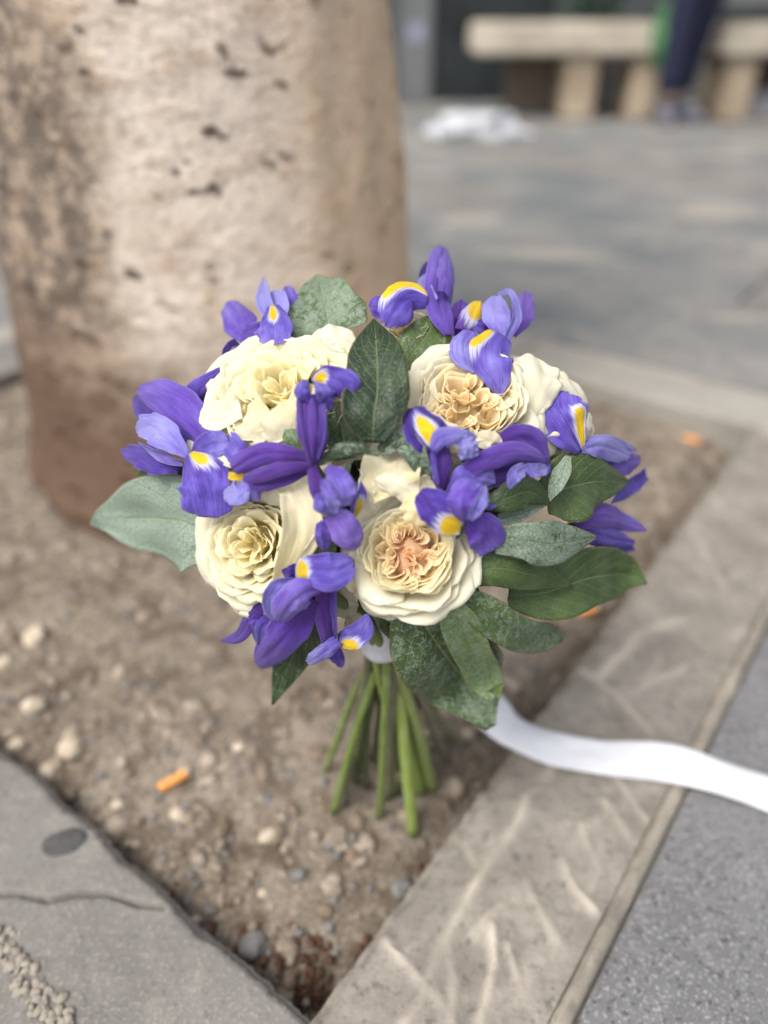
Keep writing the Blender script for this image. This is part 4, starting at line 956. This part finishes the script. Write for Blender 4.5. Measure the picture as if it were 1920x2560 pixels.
# central iris
a = iris('A', 1270, 1265, 10, 'central three-armed iris with deep purple ribbed arms')
ip(a, ST, 'A', [(1275, 1265, 2), (1275, 1120, 8), (1262, 980, 10), (1262, 880, 10)], [70, 160, 165, 145], .16, cup=-.45, off=14, mag=.9, rnd=.03)
ip(a, ST, 'A', [(1262, 1240, 4), (1240, 1120, 8), (1222, 1000, 8), (1215, 900, 8)], [24, 44, 50, 44], .35, cup=.3, off=17, mag=.4, tilt=25)
ip(a, ST, 'A', [(1290, 1240, 4), (1322, 1120, 8), (1325, 1000, 8), (1325, 900, 8)], [24, 44, 50, 44], .38, cup=.3, off=17, mag=.4, tilt=-25)
ip(a, CREST, 'A', [(1270, 1230, 4), (1268, 1120, 8), (1262, 1000, 8), (1258, 900, 8)], [16, 42, 50, 44], .42, cup=-.6, off=19, mag=1.)
ip(a, CREST, 'A', [(1250, 930, 6), (1215, 870, 12), (1235, 805, 8)], [60, 90, 60], .55, cup=-.6, jag=.1, off=20)
ip(a, CREST, 'A', [(1310, 930, 6), (1320, 870, 14), (1280, 820, 12)], [50, 85, 40], .60, cup=-.6, off=20)
ip(a, FA, 'A', [(1265, 800, 4), (1340, 790, 10), (1430, 840, 8), (1480, 900, 2)], [60, 130, 190, 130], .44, sig=(.10, .55, .20, .14), cup=-.3, jag=.06, off=12, rnd=.12)
ip(a, FA, 'A', [(1340, 830, 4), (1350, 900, 6), (1365, 980, 2)], [50, 90, 30], .45, off=10, cup=-.3)
ip(a, ST, 'A', [(1265, 1240, 2), (1130, 1210, 8), (980, 1220, 10), (830, 1300, 6)], [40, 90, 130, 110], .40, cup=-.4, off=12, mag=.9, rnd=.05)
ip(a, ST, 'A', [(1265, 1270, 4), (1130, 1285, 10), (1000, 1320, 10), (890, 1350, 8)], [30, 70, 80, 70], .30, cup=-.5, off=14, mag=1.)
ip(a, ST, 'A', [(1255, 1300, 2), (1130, 1345, 6), (1000, 1380, 6), (900, 1370, 4)], [30, 70, 70, 50], .30, cup=-.4, off=11, mag=.9)
ip(a, FA, 'A', [(900, 1260, 0), (850, 1190, 4), (800, 1110, 0)], [110, 140, 80], .55, off=6, jag=.08, ruf=.08)
ip(a, FA, 'A', [(900, 1320, 2), (850, 1335, 4), (800, 1320, 0)], [50, 50, 30], .5, sig=(0, 1.1, .55, .5), off=8, nv=12, nu=10)
ip(a, CREST, 'A', [(920, 1330, 4), (940, 1400, 6), (970, 1470, 2)], [90, 110, 60], .66, jag=.1, off=9, cup=-.3)
ip(a, CREST, 'A', [(910, 1370, 4), (860, 1420, 8), (780, 1440, 4)], [60, 130, 90], .85, jag=.08, ruf=.12, rk=4, off=10, cup=-.2)
ip(a, ST, 'A', [(1265, 1270, 4), (1280, 1350, 8), (1310, 1440, 8), (1340, 1540, 6)], [50, 80, 90, 60], .18, cup=-.4, off=13, mag=.8)
ip(a, CREST, 'A', [(1340, 1290, 4), (1385, 1340, 10), (1430, 1430, 12), (1450, 1500, 8)], [60, 140, 160, 100], .64, cup=-.3, ruf=.14, rk=4, off=13, mag=.3)
ip(a, CREST, 'A', [(1330, 1350, 8), (1360, 1440, 14), (1400, 1540, 10)], [40, 70, 60], .72, cup=.4, ruf=.14, rk=4, off=17, mag=.2)
ip(a, CREST, 'C', [(1300, 180, 8), (1310, 250, 14), (1360, 290, 10)], [50, 90, 70], .60, cup=-.8, off=14, jag=.08)
ip(a, FA, 'C', [(1350, 290, 4), (1430, 360, 10), (1490, 440, 8), (1520, 480, 4)], [90, 170, 150, 80], .74, cup=-.2, off=12, mag=1., rnd=.12)
ip(a, FA, 'C', [(1330, 310, 0), (1330, 400, 4), (1345, 495, 0)], [60, 100, 70], .50, cup=-.2, off=8, mag=.2)
ip(a, FA, 'C', [(1510, 120, 0), (1520, 200, 2), (1490, 320, 0)], [50, 80, 40], .5, sig=(-.4, .5, .75, .22), off=8)
# lower iris
a = iris('C', 1260, 690, 4, 'lower iris hanging below the left rose, with long drooping purple falls')
ip(a, FA, 'C', [(1175, 620, 4), (1250, 600, 8), (1380, 610, 8), (1500, 560, 2)], [90, 160, 210, 110], .50, sig=(.0, .85, .17, .14), cup=-.12, jag=.10, off=10, rnd=.08)
ip(a, FA, 'C', [(1190, 610, 2), (1140, 600, 4), (1110, 560, 0)], [90, 100, 40], .32, off=7, cup=-.3)
ip(a, CREST, 'C', [(1190, 660, 6), (1080, 690, 10), (1035, 780, 10), (1070, 880, 6)], [40, 80, 80, 70], .74, cup=.3, off=12, tilt=-15)
ip(a, ST, 'C', [(1320, 700, 4), (1220, 730, 12), (1140, 810, 14), (1090, 890, 8)], [60, 160, 180, 110], .66, cup=-.4, off=14, mag=.7, rnd=.1)
ip(a, ST, 'C', [(1180, 680, 2), (1110, 730, 4), (1100, 790, 2)], [40, 70, 30], .1, off=7)
ip(a, FA, 'C', [(1290, 780, 2), (1170, 900, 6), (1070, 1020, 6), (970, 1130, 0)], [70, 190, 200, 150], .34, cup=-.3, ruf=.05, off=6, mag=.5, rnd=.15)
ip(a, FA, 'C', [(1010, 790, 0), (930, 860, 4), (870, 960, 4), (765, 990, 0)], [50, 80, 70, 30], .34, cup=-.4, off=2, mag=.5)
ip(a, FA, 'C', [(1010, 790, 0), (930, 770, 2), (830, 735, 0)], [110, 90, 34], .42, off=-1, sig=(-.7, .35, .5, .25), cup=-.4)
ip(a, CREST, 'C', [(1050, 870, 0), (990, 920, 4), (975, 1010, 0)], [90, 140, 60], .46, off=3, cup=-.3, jag=.08)
ip(a, ST, 'C', [(1060, 860, -4), (990, 880, -2), (930, 920, -4)], [60, 90, 40], .14, off=0)
a = iris('C', 1340, 720, -2, 'small drooping iris at the bottom between the lower iris and the white ribbon')
ip(a, ST, 'C', [(1350, 710, 0), (1335, 820, 4), (1345, 920, 4), (1370, 1020, 2)], [90, 110, 100, 80], .22, cup=-.5, off=4, mag=1., rnd=.04)
ip(a, ST, 'C', [(1385, 710, 0), (1385, 820, 2), (1395, 980, 0)], [30, 36, 26], .42, off=6, mag=.3)
ip(a, FA, 'C', [(1410, 990, 2), (1470, 980, 6), (1540, 930, 4), (1570, 840, 0)], [80, 130, 120, 60], .52, sig=(.55, .6, .22, .22), cup=-.2, off=4)
ip(a, CREST, 'C', [(1410, 990, 4), (1340, 1050, 8), (1240, 1110, 4)], [70, 90, 80], .68, cup=-.4, jag=.1, off=7)
ip(a, FA, 'C', [(1380, 1040, 0), (1410, 1090, 0), (1425, 1135, 0)], [90, 70, 20], .42, off=1)

# ---------------- leaves
def leaf(reg, pts, w, tone=.3, bloom=.3, label=None, **k):
    k.setdefault('cup', .12); k.setdefault('rnd', .0); k.setdefault('ruf', .09); k.setdefault('thick', .00035); k.setdefault('bend', random.uniform(-.05, .05))
    o = sheet('leaf', reg, pts, w, M_LEAF, BQ, tone=tone, bloom=bloom, label=label, nv=34, nu=18, **k); cpos(o); return o
leaf('C', [(760, 430, -4), (540, 345, 0), (300, 330, 0), (130, 330, 0), (55, 350, -2)], [300, 510, 420, 190, 8], .45, 1.0, 'large silvery leaf pointing left', off=-14, cup=.1, tilt=-8)
leaf('A', [(600, 1310, 0), (450, 1310, 0), (310, 1320, 0)], [90, 90, 30], .2, .45, off=-26)
leaf('A', [(1370, 560, 0), (1350, 470, 0), (1320, 330, 0), (1290, 235, 0)], [400, 430, 260, 14], .45, .65, 'pale grey-green leaf standing at the top', off=-30)
leaf('B', [(70, 1150, 0), (75, 1000, 4), (95, 850, 4), (90, 640, 2), (75, 475, -2)], [110, 330, 340, 280, 10], .04, .34, 'tall dark glossy leaf standing upright in the middle', off=10, cup=.1, ruf=.09, rk=1.6)
leaf('A', [(1450, 1240, 0), (1430, 1090, 0), (1390, 930, 0)], [120, 190, 70], .15, .4, off=-2)
leaf('A', [(1305, 1270, 2), (1400, 1200, 6), (1520, 1180, 6), (1630, 1220, 2)], [20, 80, 70, 10], .1, .55, off=14, cup=-.4)
leaf('B', [(110, 1200, 0), (230, 1130, 4), (310, 1230, 6), (400, 1400, 0)], [60, 150, 120, 30], .12, .6, off=6)
leaf('B', [(240, 730, 0), (310, 630, 0), (380, 530, 0), (410, 440, 0)], [170, 230, 190, 12], .45, .45, off=-22)
leaf('B', [(1010, 1430, 0), (1120, 1400, 2), (1290, 1360, 2), (1470, 1362, 0)], [230, 360, 270, 12], .36, .06, 'plain dark green leaf without bloom at the right', off=-4, cup=.06)
leaf('D', [(740, 235, 0), (850, 195, 2), (960, 165, 2), (1068, 225, 0)], [60, 160, 160, 16], .22, .22, off=5, cup=-.1)
leaf('D', [(1165, -20, 0), (1120, 90, 2), (1062, 215, 0)], [30, 100, 16], .5, .9, off=5, tilt=40)
leaf('D', [(800, 310, 0), (900, 280, 0), (1050, 225, 0)], [60, 90, 20], .4, .85, off=2)
leaf('D', [(780, 430, 0), (920, 415, 4), (1080, 430, 4), (1310, 400, 0)], [110, 190, 240, 14], .35, .72, 'speckled silver-green leaf at the right of the front rose', off=6, cup=-.12)
leaf('D', [(580, 640, 0), (760, 560, 4), (950, 590, 4), (1185, 655, 0)], [110, 200, 190, 12], .42, .25, off=2, cup=-.12)
leaf('D', [(850, 700, 0), (1020, 680, 0), (1250, 600, 0), (1440, 590, 0), (1570, 640, 0)], [120, 270, 320, 220, 10], .40, .18, 'large plain green leaf at the lower right', off=-12)
leaf('D', [(545, 720, 2), (600, 850, 8), (670, 1020, 8), (735, 1150, 6), (760, 1250, 0)], [70, 190, 200, 200, 40], 1.0, .60, 'light green speckled leaf with folded tip, in front of the lowest leaf', off=8, cup=.2, tilt=10, rnd=.08)
leaf('D', [(770, 1210, 6), (800, 1180, 8), (832, 1160, 8)], [90, 50, 6], .85, .3, off=8, cup=.3)
leaf('D', [(570, 690, 0), (700, 770, 4), (850, 870, 4), (1000, 920, 4), (1140, 930, 0)], [70, 180, 190, 200, 90], .52, .55, off=3, cup=-.12, rnd=.12)
leaf('D', [(340, 730, -4), (470, 930, -2), (620, 1130, 0), (760, 1390, 0)], [240, 480, 440, 60], .34, .55, 'large dark bluish leaf hanging lowest over the stems', off=-10, cup=.06)
leaf('C', [(1290, 800, 0), (1240, 950, 0), (1140, 1120, 0), (1050, 1335, 0)], [60, 160, 190, 12], .10, .45, off=-4)
leaf('C', [(1180, 540, 0), (1270, 480, 4), (1400, 480, 0)], [30, 110, 60], .8, .15, off=2, cup=-.5)
leaf('A', [(1210, 1200, 0), (1150, 1110, 4), (1085, 990, 0)], [60, 100, 10], .75, .6, off=4, cup=-.4)
leaf('A', [(1200, 1100, 0), (1190, 1030, 2), (1150, 980, 0)], [30, 50, 8], .8, .5, off=4, cup=-.4)
leaf('A', [(1430, 1360, 0), (1455, 1310, 2), (1470, 1260, 0)], [20, 32, 24], .6, .7, off=0)
leaf('A', [(840, 1130, 0), (780, 1090, 0), (730, 1060, 0)], [70, 90, 30], .55, .1, off=-14)
leaf('B', [(560, 1260, 0), (640, 1190, 2), (715, 1155, 0)], [90, 90, 10], .25, .1, off=0)
leaf('E', [(700, 2080, 0), (580, 1960, 0), (500, 1850, 0)], [300, 300, 200], .3, .45, off=-16)
# inner filling leaves, deep between the blooms
rf = random.Random(5)
for k in range(34):
    th = rf.uniform(0, 6.28); q = rf.uniform(.05, .72)**.7; X = 943+560*q*math.cos(th)*.95; Y = 1190+400*q*math.sin(th)
    an = rf.uniform(0, 6.28); L = rf.uniform(90, 130); o_ = rf.uniform(-34, -20)
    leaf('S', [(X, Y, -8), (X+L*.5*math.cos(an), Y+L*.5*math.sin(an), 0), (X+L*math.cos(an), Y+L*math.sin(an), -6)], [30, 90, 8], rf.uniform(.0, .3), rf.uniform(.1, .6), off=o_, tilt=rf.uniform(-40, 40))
# dark leaf mass around the stems' upper ends
for k in range(16):
    an = k*6.28/16; p0 = BIND+Vector((0, 0, .02)); X0, Y0 = 955+40*math.cos(an), 1500
    X1, Y1 = 943+rf.uniform(230, 330)*math.cos(an), 1230+rf.uniform(120, 200)*math.sin(an)
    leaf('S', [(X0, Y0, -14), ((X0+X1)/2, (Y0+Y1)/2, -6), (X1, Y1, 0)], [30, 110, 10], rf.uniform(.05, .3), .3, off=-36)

# ---------------- stems
heads = [fp('E', 740, 1230, -18), fp('C', 905, 470, -24), fp('A', 1080, 850, -28), fp('B', 600, 905, -28), fp('B', 1010, 930, -36), fp('B', 260, 500, -40),
         fp('A', 590, 1260, -30), fp('A', 1000, 640, -34), fp('B', 480, 600, -34), fp('B', 780, 600, -30), fp('B', 1215, 1210, -20), fp('D', 1210, 340, -24),
         fp('B', 455, 1430, -22), fp('A', 1270, 1290, -16), fp('C', 1260, 700, -18), fp('C', 760, 420, -26), fp('D', 560, 560, -24), fp('B', 80, 1160, -18)]
feet_px = [(833, 2022), (862, 2000), (949, 2034), (1035, 2062), (983, 1978), (1082, 1966), (816, 1925), (1165, 1862), (1118, 1900), (915, 1960), (1010, 1925), (1052, 1975), (890, 1935), (968, 1990), (1135, 1850), (1000, 1900), (930, 1900), (1060, 1930)]
tones = [(.55, 0), (.2, .9), (.5, 0), (.95, 0), (.75, 0), (.9, .2), (.6, .1), (.5, .7), (.35, .8), (.15, .5), (.3, .2), (.85, 0), (.1, .7), (.4, .9), (.5, .3), (.5, .0), (.2, .8), (.8, 0)]
for k, (fx, fy) in enumerate(feet_px):
    p = on_plane(fx, fy, SOIL); qv = p-N0; p.z = soil_z(qv.dot(UX), qv.dot(VX))[0]+.001
    a_ = k*2.4; rr = .0035+.0028*(k % 4); b0 = BIND+Vector((rr*math.cos(a_), rr*math.sin(a_), 0))
    dn = p-b0; m1 = b0+dn*.5+Vector((0, 0, .0))+Vector((rf.uniform(-.003, .003), rf.uniform(-.003, .003), 0))
    h = heads[k]; m2 = b0+(h-b0)*.35+Vector((0, 0, .02))
    th = (.0042 if k in (3, 5, 11) else .0029) if tones[k][1] < .5 else .0029
    o = tube('stem', [h, m2, b0, m1, p], [.0022, .0028, .0028, th, th*1.05], M_STEM, BQ, tone=tones[k][0], grey=tones[k][1], n=12, seg=40); cpos(o)
for k in range(20):
    fx, fy = rf.uniform(850, 1080), rf.uniform(1880, 2000); p = on_plane(fx, fy, SOIL); qv = p-N0; p.z = soil_z(qv.dot(UX), qv.dot(VX))[0]+.001
    b0 = BIND+Vector((rf.uniform(-.007, .007), rf.uniform(-.006, .008), .01)); m = b0*.5+p*.5+Vector((rf.uniform(-.006, .006), rf.uniform(-.006, .006), 0))
    cpos(tube('stem', [b0+Vector((0, 0, .04)), b0, m, p], [.002, .002, rf.uniform(.0018, .003), rf.uniform(.0015, .0032)], M_STEM, BQ, tone=rf.uniform(.05, .5), grey=rf.choice((0, .4, .8, 1)), n=10, seg=26, wob=.2))
# ---------------- ribbon cuff and tail
def cuff():
    rows, uvs = [], []; n = 40
    for i in range(13):
        t = i/12; z = -.013+.034*t; row = []
        r = .0125+.0012*math.sin(t*math.pi)+.0005*math.sin(t*22)
        for k in range(n):
            a_ = k*6.2832/n; q = r*(1+.04*noise.noise(Vector((math.cos(a_)*2, math.sin(a_)*2, t*3)))); row.append(Vector((q*math.cos(a_), q*math.sin(a_), z+.002*math.sin(a_+t))))
        rows.append(row); uvs.append([(k/n, t) for k in range(n)])
    me = grid_mesh('ribbon_wrap', rows, uvs, closed=True); o = link('ribbon_wrap', me, M_RIB, BQ); o.matrix_parent_inverse = INV; o.location = BIND
    o.rotation_euler = (R(-10), 0, 0); thicken(o, .0008); o['label'] = 'white satin ribbon wound round the stems'
cuff()
def tail():
    # centre line: from the knot behind the leaves down to the kerb and on over the granite, a little above it
    G = [(1205, 1755, .060), (1275, 1822, .030), (1375, 1868, .012), (1500, 1893, .008), (1640, 1902, .010), (1760, 1930, .011), (1900, 1975, .007), (2050, 2040, .006), (2300, 2150, .006)]
    P = [BIND+Vector((.012, 0, .0)), at_depth(1045, 1612, .475), at_depth(1130, 1680, .50)] + [on_plane(x, y, z) for x, y, z in G]
    wd = .0148; rows, uvs = [], []; n = 160
    for i in range(n+1):
        t = i/n; c = crom(P, t); T = (crom(P, min(t+.01, 1))-crom(P, max(t-.01, 0))).normalized()
        k = smooth(.12, .42, t)
        up = (Vector((0, -.75, .65))*(1-k)+Vector((-.05, -.28, .96))*k).normalized()
        up = (up + Vector((0, 1, 0))*.18*math.sin(t*17)).normalized()
        Sd = T.cross(up).normalized(); nn = Sd.cross(T).normalized()
        wq = wd*(.45+.55*smooth(.0, .28, t)); rows.append([c+Sd*wq*s+nn*(.0012*math.cos(s*1.5)+.0016*math.sin(t*34+s*2.2)+.0008*noise.noise(Vector((t*22, s*2, 0)))) for s in [q/5 for q in range(-5, 6)]])
        uvs.append([(q/10, t) for q in range(11)])
    me = grid_mesh('ribbon_tail', rows, uvs); o = link('ribbon_tail', me, M_RIB, BQ); cpos(o); thicken(o, .0005); o['label'] = 'long loose end of white satin ribbon trailing over the kerb to the right'
tail()
